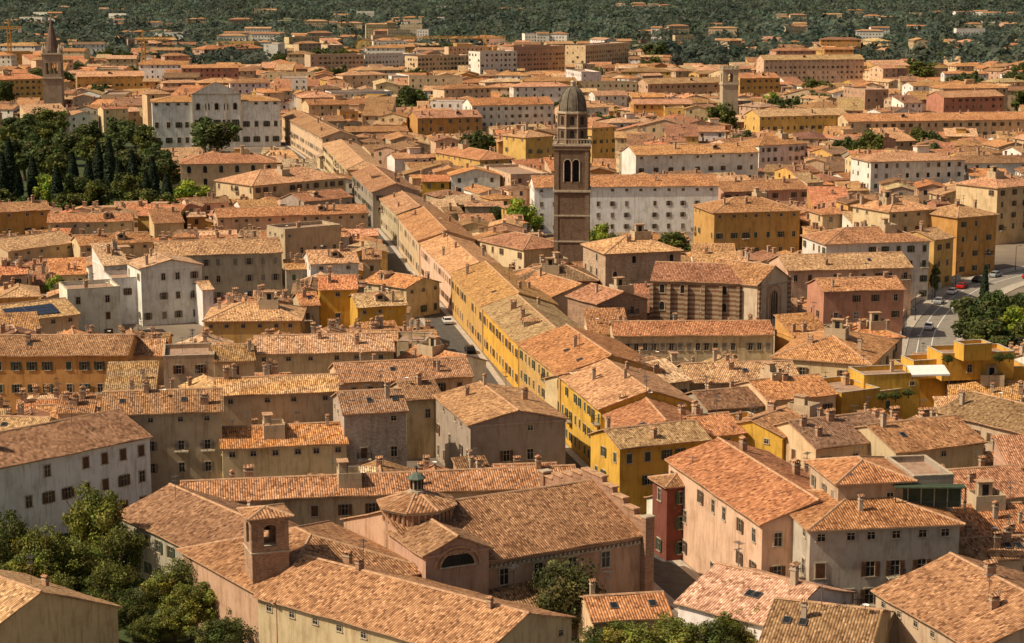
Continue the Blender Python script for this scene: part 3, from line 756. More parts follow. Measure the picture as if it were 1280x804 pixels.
for r_ in range(4):
    b.setT(r_*math.pi/2,0,0); arched(b,w-.002*r_,z1+.5,z2-.9,[(-1.0,.72,z1+2.4,z1+6.9),(1.0,.72,z1+2.4,z1+6.9)],'brick',bc,-x,.9)
    for xx in (-1.85,0,1.85): b.ring([(.13,z1+2.4),(.13,z1+6.9),(.26,z1+7.2)],10,'stone',cx=xx,cy=-x-.02)
    for xc in (-1,1):
        for k in range(8):
            a0,a1=math.pi*k/8,math.pi*(k+1)/8
            b.face([(xc+rr*math.cos(a),-x-.06,z1+6.9+rr*math.sin(a)) for rr,a in ((.72,a0),(.72,a1),(.92,a1),(.92,a0))],'stone')
    for s in (-1,1): b.box(s*(x-.55)-.45,s*(x-.55)+.45,-x-.14,-x,z1+.5,z2-.9,'brick',pc)
b.setT(0,0,0); b.box(-x+1.8,x-1.8,-x+1.8,x-1.8,z1+.5,z2-1.5,'iron')  # dark core added behind the arches to paint the belfry's inner shade
obj('belfry',b.mesh('belfry'),tw)
b=MB(); R=3.5; R8=math.pi/8; dc=(.19,.13,.09)
b.ring([(R,z2+.5),(R,z4-.4)],8,'brick',dc,rot=R8); b.ring([(R+.3,z3),(R+.3,z3+.35),(R,z3+.35)],8,'stone',rot=R8); b.ring([(R,z4-.6),(R+.35,z4-.4),(R+.35,z4),(R-.3,z4+.1)],8,'stone',rot=R8)
for k in range(8):
    a=R8+math.pi/4*k; b.ring([(.24,z2+.5),(.24,z4-.5)],8,'brick',(.28,.20,.14),cx=(R+.05)*math.cos(a),cy=(R+.05)*math.sin(a))
    a=math.pi/4*k; ap=R*math.cos(R8)+.02; b.setT(a+math.pi/2,0,0)
    for (za,zb) in ((z2+1.8,z3-.9),(z3+.9,z4-1.5)):
        b.face([(-.5,-ap-.01,za),(.5,-ap-.01,za)]+[(.5*math.cos(t_),-ap-.01,zb+.5*math.sin(t_)) for t_ in [math.pi*i/8 for i in range(9)]],'glass')
    b.setT(0,0,0)
obj('octagonal_drum',b.mesh('octagonal_drum'),tw)
b=MB(); prof=[(max(.4,(R-.2)*math.cos(t)**.85 if t<1.5 else .4),z4+.1+(z5-z4)*.98*math.sin(t)) for t in [i*math.pi/2/9 for i in range(10)]]
b.ring(prof,24,'lead')
for k in range(8):
    a=R8+math.pi/4*k
    for (r0,za),(r1,zb) in zip(prof[:-1],prof[1:]): b.bar((r0*math.cos(a)*1.02,r0*math.sin(a)*1.02,za),(r1*math.cos(a)*1.02,r1*math.sin(a)*1.02,zb),.2,'lead')
b.ring([(.5,prof[-1][1]),(.5,prof[-1][1]+.9),(.65,prof[-1][1]+1),(.0005,prof[-1][1]+1.6)],8,'stone')
b.bar((0,0,z5+1),(0,0,z5+3.2),.1,'iron'); b.bar((-.45,0,z5+2.6),(.45,0,z5+2.6),.1,'iron')
obj('dome',b.mesh('dome',False),tw)
# spired tower
d=1035.0; sx=(76-640)/F*d*1.01; zz=lambda v:zat(v,d)
st=empty('spired_tower',(sx,d,0),.1,'brown stone church tower with conical brick spire','bell tower'); st.scale=(1.08,1.08,1)
RECTS.append((60,92,20,135,d)); add_foot([(sx-6,d-6),(sx+6,d-6),(sx+6,d+6),(sx-6,d+6)])
tc_=(.34,.26,.19)
b=MB(); sxw=4.5; b.box(-sxw,sxw,-sxw,sxw,0,zz(98),'wall',tc_); b.box(-sxw-.5,sxw+.5,-sxw-.5,sxw+.5,zz(98),zz(98)+.8,'stone'); obj('shaft',b.mesh('shaft'),st)
b=MB()
for r_ in range(4):
    b.setT(r_*math.pi/2,0,0); arched(b,9-.002*r_,zz(98)+.8,zz(68),[(-2.1,.8,zz(92),zz(80)),(0,.8,zz(92),zz(80)),(2.1,.8,zz(92),zz(80))],'wall',tc_,-sxw,1)
b.setT(0,0,0); b.box(-sxw-.5,sxw+.5,-sxw-.5,sxw+.5,zz(68),zz(68)+.8,'stone')
for a in (-1,1):
    for c in (-1,1): b.ring([(.8,zz(68)+.8),(.8,zz(62)),(.0005,zz(54))],6,'stone',cx=a*3.9,cy=c*3.9)
obj('belfry',b.mesh('belfry'),st)
b=MB(); b.ring([(3.7,zz(68)+.8),(3.6,zz(64)),(3.0,zz(58)),(.0005,zz(21))],12,'brick',(.14,.095,.075)); obj('spire',b.mesh('spire'),st)
# square beige tower
d=950.; sx=(907-640)/F*d*1.01; t2=empty('square_tower',(sx,d,0),.1,'beige square stone tower rising above tile roofs','tower'); t2.scale=(1.2,1.2,1)
RECTS.append((895,920,80,150,d)); add_foot([(sx-5,d-5),(sx+5,d-5),(sx+5,d+5),(sx-5,d+5)])
b=MB(); b.box(-3.2,3.2,-3.2,3.2,0,zat(106,d),'wall',(.46,.37,.26)); b.box(-3.5,3.5,-3.5,3.5,zat(106,d),zat(104,d),'stone'); obj('shaft',b.mesh('shaft'),t2)
b=MB()
for r_ in range(4):
    b.setT(r_*math.pi/2,0,0); arched(b,6.2-.002*r_,zat(104,d),zat(86,d),[(0,1.0,zat(102,d),zat(94,d))],'wall',(.46,.37,.26),-3.1,.8)
    for i in range(4): b.box(-3.3+i*1.75,-2.4+i*1.75,-3.3,-2.7,zat(86,d),zat(82,d),'wall',(.46,.37,.26))
b.setT(0,0,0); b.box(-3.4,3.4,-3.4,3.4,zat(86,d)-.4,zat(86,d),'stone'); obj('belfry',b.mesh('belfry'),t2)
# ---------------------------------------------------------------- ground, roads
def strip(name,pts,w,m,z,off=0,label=None,cat=None,kerb=0):
    b=MB(); L=[];Rr=[]
    for i,p in enumerate(pts):
        a=pts[max(0,i-1)];c=pts[min(len(pts)-1,i+1)]; dx,dy=c[0]-a[0],c[1]-a[1]; l=math.hypot(dx,dy); nx,ny=-dy/l,dx/l
        L.append((p[0]+nx*(off+w/2),p[1]+ny*(off+w/2)));Rr.append((p[0]+nx*(off-w/2),p[1]+ny*(off-w/2)))
    for i in range(len(pts)-1):
        b.face([(*Rr[i],z),(*Rr[i+1],z),(*L[i+1],z),(*L[i],z)],m)
        if kerb:
            for S in (L,Rr): b.face([(*S[i],0),(*S[i+1],0),(*S[i+1],z),(*S[i],z)],'stone')
    return obj(name,b.mesh(name),None,label=label or name+' surface through the town',cat=cat or name,kind='structure')
M['asphalt']=simple('asphalt',(.09,.08,.07),.9,.25,.8); M['paleasphalt']=simple('pale_asphalt',(.24,.21,.17),.9,.2,.8); M['paving']=simple('stone_paving',(.42,.36,.29),.9,.25,1.0); M['paint']=simple('road_paint',(.7,.7,.68),.7,.1)  # two asphalt tones, the paler one for the curving road
m,nt,bs_=mat('ground_cover',.95)
p_=pos(nt)
gcity=ramp(nt,noise(nt,p_,.05,5),[(.35,(.14,.11,.085)),(.65,(.24,.19,.14))])
gfield=ramp(nt,noise(nt,p_,.004,6,.6),[(.35,(.05,.07,.035)),(.5,(.07,.09,.045)),(.62,(.22,.20,.10)),(.72,(.08,.10,.04))])
sp_=N(nt,'ShaderNodeSeparateXYZ'); lk(nt,p_,sp_.inputs[0])
lk(nt,mixc(nt,'MIX',ramp(nt,math_(nt,'DIVIDE',sp_.outputs[1],2500.),[(.62,g(0)),(.70,g(1))]),gcity,gfield),bs_.inputs['Base Color']); M['ground']=m
MATN[:]=list(M.keys())
b=MB(); b.face([(-30000,-200,0),(30000,-200,0),(30000,60000,0),(-30000,60000,0)],'ground'); obj('ground',b.mesh('ground'),kind='structure',label='town ground and plain reaching the horizon',cat='ground')
def patch(name,px,z,label):
    b=MB(); b.face([(*P(u,v),z) for u,v in px],'grass'); obj(name,b.mesh(name),kind='structure',label=label,cat='lawn')
patch('lawn',[(-120,290),(215,278),(232,168),(-80,165)],.03,'green garden lawn under trees')
patch('lawn',[(-60,900),(360,900),(340,740),(150,700),(120,650),(-60,650)],.03,'green garden lawn under trees')
patch('lawn',[(1190,445),(1330,445),(1330,372),(1215,385)],.03,'grassy bank beside the road')
fa=[(P(953,655,12)[0]+3,P(953,655,12)[1]-25),P(953,655,12),P(836,574,12),P(751,511,10.3),P(701,470,10.3),P(649,429,10.5),P(604,384,9.2),P(565,342,9.3),P(524,302,9),P(498,270,9.5),P(470,243,9),P(440,216,11),P(404,180,10),P(352,144,11.5)]
fs=[]
for i,p in enumerate(fa):
    a=fa[max(0,i-1)];c=fa[min(len(fa)-1,i+1)]; dx,dy=c[0]-a[0],c[1]-a[1]; l=math.hypot(dx,dy)
    fs.append((p[0]-dy/l*4.1,p[1]+dx/l*4.1))
fs=[fs[0]]+[p for q,p in zip(fs[:-1],fs[1:]) if p[1]-q[1]>5]
strip('pavement',fs,7.6,'paving',.12,label='pale stone pavement along the narrow street')
strip('road',fs,5.2,'asphalt',.124,label='narrow asphalt street between tall houses')
for a,c in zip(fs[:-1],fs[1:]):
    mx,my=(a[0]+c[0])/2,(a[1]+c[1])/2; an=math.atan2(c[1]-a[1],c[0]-a[0]); L=math.dist(a,c)/2; ca,sa=math.cos(an),math.sin(an)
    add_foot([(mx+x*ca-y*sa,my+x*sa+y*ca) for x,y in ((-L,-3.4),(L,-3.4),(L,3.4),(-L,3.4))])
fsd=[]
for a,c in zip(fs[:-1],fs[1:]):
    for t in (0,.25,.5,.75): fsd.append((a[0]+(c[0]-a[0])*t,a[1]+(c[1]-a[1])*t))
for p in fsd:
    u,v=proj(p[0],p[1],0)
    if 340<v<475: RECTS.append((u-13,u+16,v-24,v+6,p[1]))
rp=[P(1160,470),P(1163,440),P(1170,412),P(1190,385),P(1222,362),P(1262,348),P(1310,338),P(1380,330)]
def smooth(pts):
    out=[]
    for i in range(len(pts)-1):
        p0=pts[max(0,i-1)];p1=pts[i];p2=pts[i+1];p3=pts[min(len(pts)-1,i+2)]
        for k in range(6):
            t=k/6; out.append(tuple(.5*(2*p1[j]+(p2[j]-p0[j])*t+(2*p0[j]-5*p1[j]+4*p2[j]-p3[j])*t*t+(3*p1[j]-p0[j]-3*p2[j]+p3[j])*t**3) for j in (0,1)))
    out.append(pts[-1]); return out
rps=smooth(rp)
strip('road',rps,9.5,'paleasphalt',.02,label='curving pale asphalt road with parked cars')
strip('pavement',rps,3.4,'paving',.14,off=6.45,label='pale pavement with kerb beside curving road',kerb=1)
strip('pavement',rps,3.0,'paving',.14,off=-6.25,label='pale pavement with kerb beside curving road',kerb=1)
strip('road_marking',rps,.18,'paint',.024,label='white painted lane line on asphalt')
strip('road_marking',rps,.16,'paint',.024,off=2.7,label='white painted parking line on asphalt')
b=MB()
for i in range(3,27):
    a,c=rps[i],rps[i+1]; an=math.atan2(c[1]-a[1],c[0]-a[0]); L=math.dist(a,c); b.setT(an,a[0]-math.sin(an)*8.5,a[1]+math.cos(an)*8.5); b.box(-.1,L+.1,-.2,.2,0,1.4,'wall',(.68,.58,.45)); b.box(-.12,L+.12,-.28,.28,1.4,1.55+.001*i,'stone')
obj('parapet_wall',b.mesh('parapet_wall'),label='low pale stone parapet wall along curving road',cat='wall')
for a,c in zip(rp[:-1],rp[1:]):
    mx,my=(a[0]+c[0])/2,(a[1]+c[1])/2; an=math.atan2(c[1]-a[1],c[0]-a[0]); L=math.dist(a,c)/2+2; ca,sa=math.cos(an),math.sin(an)
    add_foot([(mx+x*ca-y*sa,my+x*sa+y*ca) for x,y in ((-L,-9),(L,-9),(L,9),(-L,9))])
RECTS.append((1136,1215,360,415,P(1165,400)[1])); RECTS.append((1200,1290,335,440,P(1240,360)[1])); RECTS.append((1134,1195,395,440,P(1160,436)[1]))
# ---------------------------------------------------------------- trees
def leafquads(centers,normals,size,cols,nr,jt=.45):
    n=len(centers); t=nr.normal(size=(n,3)); nn=normals+nr.normal(size=(n,3))*jt; nn/=np.linalg.norm(nn,axis=1)[:,None]
    a=np.cross(nn,t); a/=np.linalg.norm(a,axis=1)[:,None]; c=np.cross(nn,a)
    s=(size*nr.uniform(.6,1.3,n))[:,None]
    v=np.stack([centers+a*s,centers+c*s*.6,centers-a*s,centers-c*s*.6],1).reshape(-1,3)
    return v,np.repeat(cols,4,axis=0)
def npmesh(name,v,cols,mk='leaf'):
    nq=len(v)//4
    me=bpy.data.meshes.new(name)
    me.vertices.add(len(v)); me.vertices.foreach_set('co',v.astype('f').ravel())
    me.loops.add(nq*4); me.loops.foreach_set('vertex_index',np.arange(nq*4,dtype='i'))
    me.polygons.add(nq); me.polygons.foreach_set('loop_start',np.arange(0,nq*4,4,dtype='i')); me.polygons.foreach_set('loop_total',np.full(nq,4,dtype='i'))
    me.update(calc_edges=True); me.materials.append(M[mk])
    ca=me.color_attributes.new('Col','FLOAT_COLOR','CORNER'); ca.data.foreach_set('color',np.concatenate([cols,np.ones((len(cols),1))],1).astype('f').ravel())
    return me
def trunk_mesh(Ht,r,seed,cy=False):
    b=MB(); R_=random.Random(seed)
    b.ring([(r*1.4,0),(r,1),(r*.8,Ht*.35),(r*.4,Ht*.7),(.03,Ht*.9)],8,'bark')
    if not cy:
        for k in range(6):
            a=k*1.05+R_.random(); z=Ht*(.28+.06*k); q=(math.cos(a)*Ht*.28,math.sin(a)*Ht*.28,z+Ht*.22)
            b.bar((0,0,z),q,r*.5,'bark')
            b.bar(q,(q[0]*1.3,q[1]*1.1,q[2]+Ht*.12),r*.25,'bark')
    return b.mesh('trunk')
TREES={}
def make_tree(key,Ht,cr,nclump,nleaf,ls,hue,seed,squash=.85,low=.22):
    nr=np.random.default_rng(seed); cs=[];ns=[];co=[]
    zc=Ht*(low+1)/2; rz=Ht*(1-low)/2
    for i in range(nclump):
        d_=nr.normal(size=3); d_/=np.linalg.norm(d_); rad=nr.uniform(.35,.9)
        c=np.array([d_[0]*cr*rad,d_[1]*cr*rad,zc+d_[2]*rz*rad]); r=cr*nr.uniform(.2,.38)
        dd=nr.normal(size=(nleaf,3)); dd/=np.linalg.norm(dd,axis=1)[:,None]
        rr=r*nr.uniform(.5,1.1,nleaf)[:,None]
        cs.append(c+dd*rr*np.array([1,1,squash])); ns.append(dd)
        k=nr.uniform(.65,1.4); base=np.array(hue)*k*np.array([nr.uniform(.85,1.3),1,nr.uniform(.7,1.1)])
        co.append(base*nr.uniform(.6,1.4,(nleaf,1)))
    v,c=leafquads(np.concatenate(cs),np.concatenate(ns),ls,np.concatenate(co),nr)
    TREES[key]=(npmesh('crown',v,c),trunk_mesh(Ht*.9,Ht*.03,seed),Ht,cr)
G1=(.13,.15,.035);G2=(.20,.21,.045);G3=(.075,.098,.03)
make_tree('na',12,4.6,60,190,.21,G1,1); make_tree('nb',12,4.4,60,190,.21,G2,2); make_tree('nc',12,4.8,56,190,.21,(.09,.115,.033),3); make_tree('round',9,4.4,80,150,.19,(.11,.115,.042),4,low=.12)
make_tree('ma',12,4.6,40,80,.42,(.11,.13,.03),5); make_tree('mb',12,4.8,40,80,.42,G3,6); make_tree('mc',10,4.6,40,80,.38,(.22,.30,.04),7)
def cypress():
    nr=np.random.default_rng(9); n=3200; z=nr.uniform(.8,14,n); t=z/14; r=1.35*np.sin(np.pi*np.clip(t*.85+.12,0,1))**.8*(1-t*.35)*nr.uniform(.7,1.1,n); a=nr.uniform(0,6.28,n)
    c=np.stack([r*np.cos(a),r*np.sin(a),z],1); nn=np.stack([np.cos(a),np.sin(a),np.full(n,.3)],1)
    v,co=leafquads(c,nn,.34,np.array((.028,.045,.02))*nr.uniform(.5,1.5,(n,1)),nr)
    TREES['cy']=(npmesh('crown',v,co),trunk_mesh(12,.25,9,True),14,1.3)
cypress()
TL={'na':'leafy broad crowned tree among roofs','nb':'bright green leafy tree beside garden wall','nc':'dense dark green tree beside the roofs','round':'rounded olive green tree beside the church','ma':'leafy green tree among tile roofs','mb':'dark green tree among tile roofs','mc':'light green tree in a small courtyard','cy':'slender dark green cypress in a garden'}
def tree(u,vt,Ht,key,wpx=None,pos_=None,z=0,nm=None,lab=None):
    cr,tk,H0,R0=TREES[key]
    x,y=pos_ or P(u,vt,Ht+z); s=Ht/H0; sx=s
    if wpx: sx=wpx/F*math.hypot(x,y)/R0
    nm=nm or ('cypress_tree' if key=='cy' else 'tree')
    e=empty(nm,(x,y,z),rng.uniform(0,6),lab or TL[key],'tree' if z==0 else 'plant','garden trees' if z==0 else 'terrace plants'); e.scale=(sx,sx,s)
    obj('trunk',tk,e); obj('crown',cr,e); return e
for t in ((12,640,12,'nc',36),(58,655,11,'na',36),(118,602,13,'nb',40),(150,655,10,'na',34),(5,700,8,'nb',34),(42,685,9,'nb',36),(95,672,9,'nb',40),(135,700,8,'na',34),(165,738,6,'nc',28),
          (205,708,7,'nb',32),(243,684,9,'nc',30),(238,725,7,'nb',34),(285,718,7,'nb',32),(182,770,4,'na',26),(218,755,5,'nb',28),(275,772,6,'nc',42),(302,742,6,'nc',24),(75,715,7,'na',30),(35,655,11,'nb',28),
          (707,700,9,'round',53),(790,775,7,'nb',46),(845,768,7,'nb',44),(895,772,7.5,'nc',40),(930,758,8,'nb',42),(820,790,5,'na',40),(1050,760,7,'na',34),(1085,775,6,'nc',26),(745,785,5,'nc',30)): tree(*t)
MT=((30,150,16,'mb',24),(60,150,16,'ma',26),(140,165,16,'mb',24),(195,178,17,'mb',28),(60,134,16,'ma',26),(25,140,16,'mb',24),(110,150,14,'mb',24),(150,145,14,'mb',24),(180,236,10,'ma',22),(238,225,11,'mc',24),(60,218,12,'mc',20),(118,225,12,'ma',22),(85,240,9,'ma',24),
          (28,165,18,'mb',28),(58,172,18,'mb',24),(150,178,17,'mb',26),(178,182,17,'mb',26),(205,190,15,'mb',22),(0,235,9,'ma',22),(130,245,7,'ma',20),(205,240,9,'ma',20),(35,245,8,'mb',22),(95,215,13,'mb',22),(160,215,14,'ma',22),(220,228,10,'mb',18),(150,248,7,'ma',18),
          (85,160,15,'mb',24),(115,168,15,'ma',24),(168,150,14,'mb',22),(182,160,15,'ma',20),(10,155,16,'ma',24),(70,190,15,'ma',24),
          (268,145,18,'mb',32),(255,150,14,'ma',22))
MS=((512,105,19,'mb',27),(597,160,18,'mb',32),(650,248,12,'mc',21),(668,266,7,'mc',12),(752,280,11,'mc',19),(740,290,9,'ma',14),(768,290,8,'ma',12),(842,288,10,'ma',26),(620,256,9,'mb',14),(905,458,9,'mc',34),(920,452,9,'mb',18),(349,63,19,'mb',12),(820,50,24,'mb',18),(1150,75,17,'ma',22),(965,115,12,'mc',12),(765,52,19,'mb',14),(70,345,8,'mc',16))
MR=((1222,362,12,'mb',30),(1250,358,13,'mb',34),(1280,362,12,'mb',30),(1268,382,10,'mc',28),(1215,378,10,'mb',24),(1238,388,10,'mb',28),(1290,395,9,'ma',26),(1228,408,7,'ma',22),(1255,412,7,'mb',24),(1170,330,8,'ma',8))
for t in MT+MS+MR: tree(*t)
for t in MS:
    x,y=P(t[0],t[1],t[2]); r=t[4]/F*y*.5
    RECTS.append((t[0]-t[4]*.6,t[0]+t[4]*.6,t[1],t[1]+t[4]*1.1,y-1)); add_foot([(x-r,y-r),(x+r,y-r),(x+r,y+r),(x-r,y+r)])
for u,v,hh in ((10,172,19),(90,190,17),(110,200,15),(136,172,21),(40,196,16),(122,178,19),(190,196,17),(208,216,14),(165,188,18),(1232,332,12),(20,205,14),(148,200,17),(70,205,16),(2,190,18),(182,215,14)): tree(u,v,hh,'cy',8 if u<300 else 6)
for u,v,hh in ((1104,490,1.8),(1120,488,2.0),(1136,486,1.6)): tree(u,v,hh,'nc',9,None,7,'potted_shrub','leafy green potted shrub on a yellow roof terrace')
for u,v,hh in ((1185,443,1.8),(1250,441,2.0),(1262,441,1.5)): tree(u,v,hh,'nc',8,None,11.5,'potted_shrub','leafy green potted shrub on a yellow roof terrace')
# ---------------------------------------------------------------- infill houses
GRID={}
def keyc(x,y): return (int(x//40),int(y//40))
def sat(a,b_,tol=.4):
    for q in (a,b_):
        for i in (0,1):
            dx=q[i+1][0]-q[i][0];dy=q[i+1][1]-q[i][1]; l=math.hypot(dx,dy); nx,ny=-dy/l,dx/l
            pa=[p[0]*nx+p[1]*ny for p in a];pb=[p[0]*nx+p[1]*ny for p in b_]
            if max(pa)<min(pb)+tol or max(pb)<min(pa)+tol: return False
    return True
for f in FOOT: GRID.setdefault(keyc(f[1],f[2]),[]).append(f)
def free(cs,cx,cy,r):
    kx,ky=keyc(cx,cy)
    for i in (-1,0,1):
        for j in (-1,0,1):
            for f in GRID.get((kx+i,ky+j),()):
                if math.hypot(f[1]-cx,f[2]-cy)<r+f[3] and sat(cs,f[0]): return False
    return True
CL=[]
for _ in range(60):
    yy=math.sqrt(rng.uniform(640**2,1750**2)); xx=rng.uniform(-.28,.28)*yy; r=rng.uniform(5,12)*(.8+yy/2600)
    cs=[(xx-r,yy-r),(xx+r,yy-r),(xx+r,yy+r),(xx-r,yy+r)]
    if free(cs,xx,yy,r*1.4): 
        f=(cs,xx,yy,r*1.4); GRID.setdefault(keyc(xx,yy),[]).append(f); CL.append((xx,yy,r))
nt_=0
for xx,yy,r in CL:
    for _ in range(max(2,min(6,int(r*r/32)))):
        if nt_<165: nt_+=1; tree(0,0,rng.uniform(12,19),rng.choice(['ma','mb','mb']),None,(xx+rng.uniform(-r,r)*.75,yy+rng.uniform(-r,r)*.75))
KEEP=[(-80,218,170,278),(1200,1300,365,440),(-60,330,600,860),(700,960,700,860)]
INF=[]
def try_house(cx,cy,ang,L,D,h,roof):
    u,v=proj(cx,cy,0)
    if u<-60 or u>1340 or v>690: return False
    for a,b_,c,d_ in KEEP:
        if a<u<b_ and c<v<d_: return False
    ca,sa=math.cos(ang),math.sin(ang)
    cs=[(cx+x*ca-y*sa,cy+x*sa+y*ca) for x,y in ((-L/2,-D/2),(L/2,-D/2),(L/2,D/2),(-L/2,D/2))]
    r=math.hypot(L,D)/2
    if not free(cs,cx,cy,r): return False
    for dh in (0,2.5,5):
        hh=h-dh
        if hh<4: break
        top=hh+min(L,D)/2*.3
        pr=[proj(p[0],p[1],hh) for p in cs]+[proj(cx,cy,top)]
        u0=min(p[0] for p in pr);u1=max(p[0] for p in pr);vt=min(p[1] for p in pr)
        ok=True
        for a,b_,c,d_,yd in RECTS:
            if cy<yd and vt<d_-2 and u1>a+2 and u0<b_-2: ok=False;break
        if ok:
            f=(cs,cx,cy,r); GRID.setdefault(keyc(cx,cy),[]).append(f)
            INF.append((cy,cx,ang,L,D,hh,roof)); return True
    return False
th0=.17
c0,s0=math.cos(th0),math.sin(th0)
for _ in range(300):
    yy=math.sqrt(rng.uniform(600**2,1700**2)); xx=rng.uniform(-.28,.28)*yy
    try_house(xx,yy,th0+rng.choice([0,0,math.pi/2])+rng.uniform(-.3,.3),rng.uniform(16,36),rng.uniform(11,16),rng.uniform(12,18)+yy/500,rng.choice(['g','g','hip','hip','flat']))
bw,bd=44,36
for j in range(-12,62):
    for i in range(-34,36):
        bx=i*bw+((j%2)*17); by=j*bd+215
        gx=bx*c0-by*s0+.17*by; gy=bx*s0+by*c0
        if gy<190 or gy>1850: continue
        if abs(gx)>.29*gy+50: continue
        if gy>1300 and rng.random()<(gy-1300)/600: continue
        fr=gy>620
        ta=th0+rng.uniform(-.28,.28)*(1.7 if fr else 1); ct,st_=math.cos(ta),math.sin(ta); flip=rng.random()<.45
        y=-bd/2
        big=1.0 if not fr else 1.15
        bh_=rng.uniform(-1.5,3.5) if fr else 0
        while y<bd/2-3:
            D=rng.uniform(7,12)*big; x=-bw/2
            while x<bw/2-4:
                L=rng.uniform(6,16)*(big if not fr else rng.choice([1,1.2,1.7]))
                lx,ly=x+L/2,y+D/2
                if flip: lx,ly=ly,lx
                hx=gx+lx*ct-ly*st_; hy=gy+lx*st_+ly*ct
                rf=rng.choices(['g','hip','gf','shed','flat'],[.46,.20,.20,.10,.04])[0]
                try_house(hx,hy,ta+rng.uniform(-.06,.06)+(math.pi/2 if flip else 0),L,D,rng.uniform(7,13.5)+bh_,rf)
                x+=L+.1
            y+=D+rng.choice([.1,.1,3])*(1 if not fr else 1.6)
def rnd_fill(n,y0,y1,s):
    for _ in range(n):
        yy=math.sqrt(rng.uniform(y0*y0,y1*y1)); xx=rng.uniform(-.29,.29)*yy
        try_house(xx,yy,th0+rng.choice([0,math.pi/2])+rng.uniform(-.2,.2),rng.uniform(*s),rng.uniform(s[0],s[1]*.8),rng.uniform(6,11),rng.choice(['g','g','shed','hip','gf']))
rnd_fill(3000,230,640,(7,12)); rnd_fill(6000,230,640,(4,7)); rnd_fill(5000,600,1200,(7,12))
INF.sort()
nh=sum(1 for o in bpy.data.objects if o.name.split('.')[0]=='house' and o.parent is None)
NB=max(0,299-nh)
print('hand houses',nh,'infill',len(INF))
def norm_ang(ang,L,D,roof):
    while ang>math.pi/4: 
        ang-=math.pi/2; L,D=D,L; roof={'g':'gf','gf':'g'}.get(roof,roof)
    return ang,L,D,roof
far=MB()
for i,(cy,cx,ang,L,D,h,roof) in enumerate(INF):
    ang,L,D,roof=norm_ang(ang,L,D,roof)
    wc=rng.choices(['C','Y','O','W','B','K','P','S','G','YY'],[28,9,7,24,14,5,12,3,3,1] if cy>600 else [24,10,7,15,18,5,12,3,5,1])[0]; rc=rng.choices(['o','t','b','l','d'],[34,28,20,8,10] if cy<800 else [34,32,18,10,6])[0]  # farther roofs draw more pale tones, haze put into the roof colour
    if i<NB: house_obj((cx,cy),ang,L,D,h,roof,wc=wc,rc=rc,vb=None,maxrows=2,bal=.02)
    else:
        far.setT(ang,cx,cy); wcol=jit(WC[wc]); rcol=jit(RC[rc],.2)
        wall_geo(far,L,D,h,roof,.27,'wall',wcol,0,False); roof_geo(far,L,D,h,roof,.27,rcol,.5,False)
        nf=max(1,int(h/3.1)); sp=rng.uniform(2.7,4.0)
        for sgn in (0,1):
            ln=L if sgn==0 else D; nc=max(1,int((ln-.8)/sp))
            for fl in range(nf-1,max(-1,nf-4),-1):
                zc=h-2.1-(nf-1-fl)*3.1
                if zc<.5: continue
                for j in range(nc):
                    if rng.random()<.15: continue
                    t=(j+.5)/nc*ln-ln/2; mk=rng.choice(['glass','sh_brown','sh_green','sh_grey'])
                    if sgn==0: far.face([(t-.5,-D/2-.03,zc),(t+.5,-D/2-.03,zc),(t+.5,-D/2-.03,zc+1.4),(t-.5,-D/2-.03,zc+1.4)],mk)
                    else:
                        xx=(-L/2-.03) if cx>0 else (L/2+.03)
                        far.face([(xx,t-.5,zc),(xx,t+.5,zc),(xx,t+.5,zc+1.4),(xx,t-.5,zc+1.4)],mk)
        if cy<1100 and roof!='flat':
            for _ in range(rng.choice([1,2,3])):
                x=rng.uniform(-.4,.4)*L;y=rng.uniform(-.35,.35)*D; z=roofz(L,D,h,roof,.27,x,y); far.box(x-.35,x+.35,y-.3,y+.3,z-.6,z+1.3,'wall',(.4,.28,.2)); far.box(x-.45,x+.45,y-.4,y+.4,z+1.3,z+1.45,'cap')
            if rng.random()<.12 and L>10 and D>8:
                x=rng.uniform(-.2,.2)*L; z=h+min(L,D)/2*.27; far.box(x-2,x+2,-1.6,1.6,z-2,z+1.6,'wall',wcol); far.box(x-2.3,x+2.3,-1.9,1.9,z+1.6,z+1.85,'cap')
obj('house_cluster',far.mesh('house_cluster'),kind='stuff',label='mass of terracotta roofed town houses packed together',cat='houses')
# ---------------------------------------------------------------- woods on the plain
nr=np.random.default_rng(5)
def wood(name,xs,ys,hts,k,hue,label):
    n=len(xs); hts=hts[:,None]
    d_=nr.normal(size=(n,k,3)); d_[:,:,2]=np.abs(d_[:,:,2])*1.0-.1; d_/=np.linalg.norm(d_,axis=2)[:,:,None]
    c=np.empty((n,k,3)); R_=hts*nr.uniform(.5,.8,(n,1))
    lump=nr.uniform(.65,1.08,(n,k))
    c[:,:,0]=xs[:,None]+d_[:,:,0]*R_*lump; c[:,:,1]=ys[:,None]+d_[:,:,1]*R_*lump; c[:,:,2]=hts*.5+d_[:,:,2]*hts*.44*lump
    col=np.array(hue)*nr.uniform(.8,1.22,(n,1,1))*np.stack([nr.uniform(.88,1.15,n),np.ones(n),nr.uniform(.9,1.1,n)],1)[:,None,:]*nr.uniform(.85,1.15,(n,k,1))
    size=(np.repeat(hts,k,1)*.15).reshape(-1)
    v,co=leafquads(c.reshape(-1,3),d_.reshape(-1,3)+np.array([0,0,.4]),size,col.reshape(-1,3),nr,.5)
    obj(name,npmesh(name,v,co,mk='farleaf'),kind='stuff',label=label,cat='trees')
n=21000; ys=1450*np.exp(nr.uniform(0,1,n)*math.log(6800/1450.)); xs=nr.uniform(-.31,.31,n)*ys
fld=np.sin(xs*.006+ys*.0021+1)+np.sin(ys*.0085+xs*.002)+np.sin(xs*.019-ys*.005)*.5
keep=(fld+nr.normal(size=n)*.25>-1.0+np.clip((1850-ys)/260,0,3)); xs,ys,fl_=xs[keep],ys[keep],fld[keep]
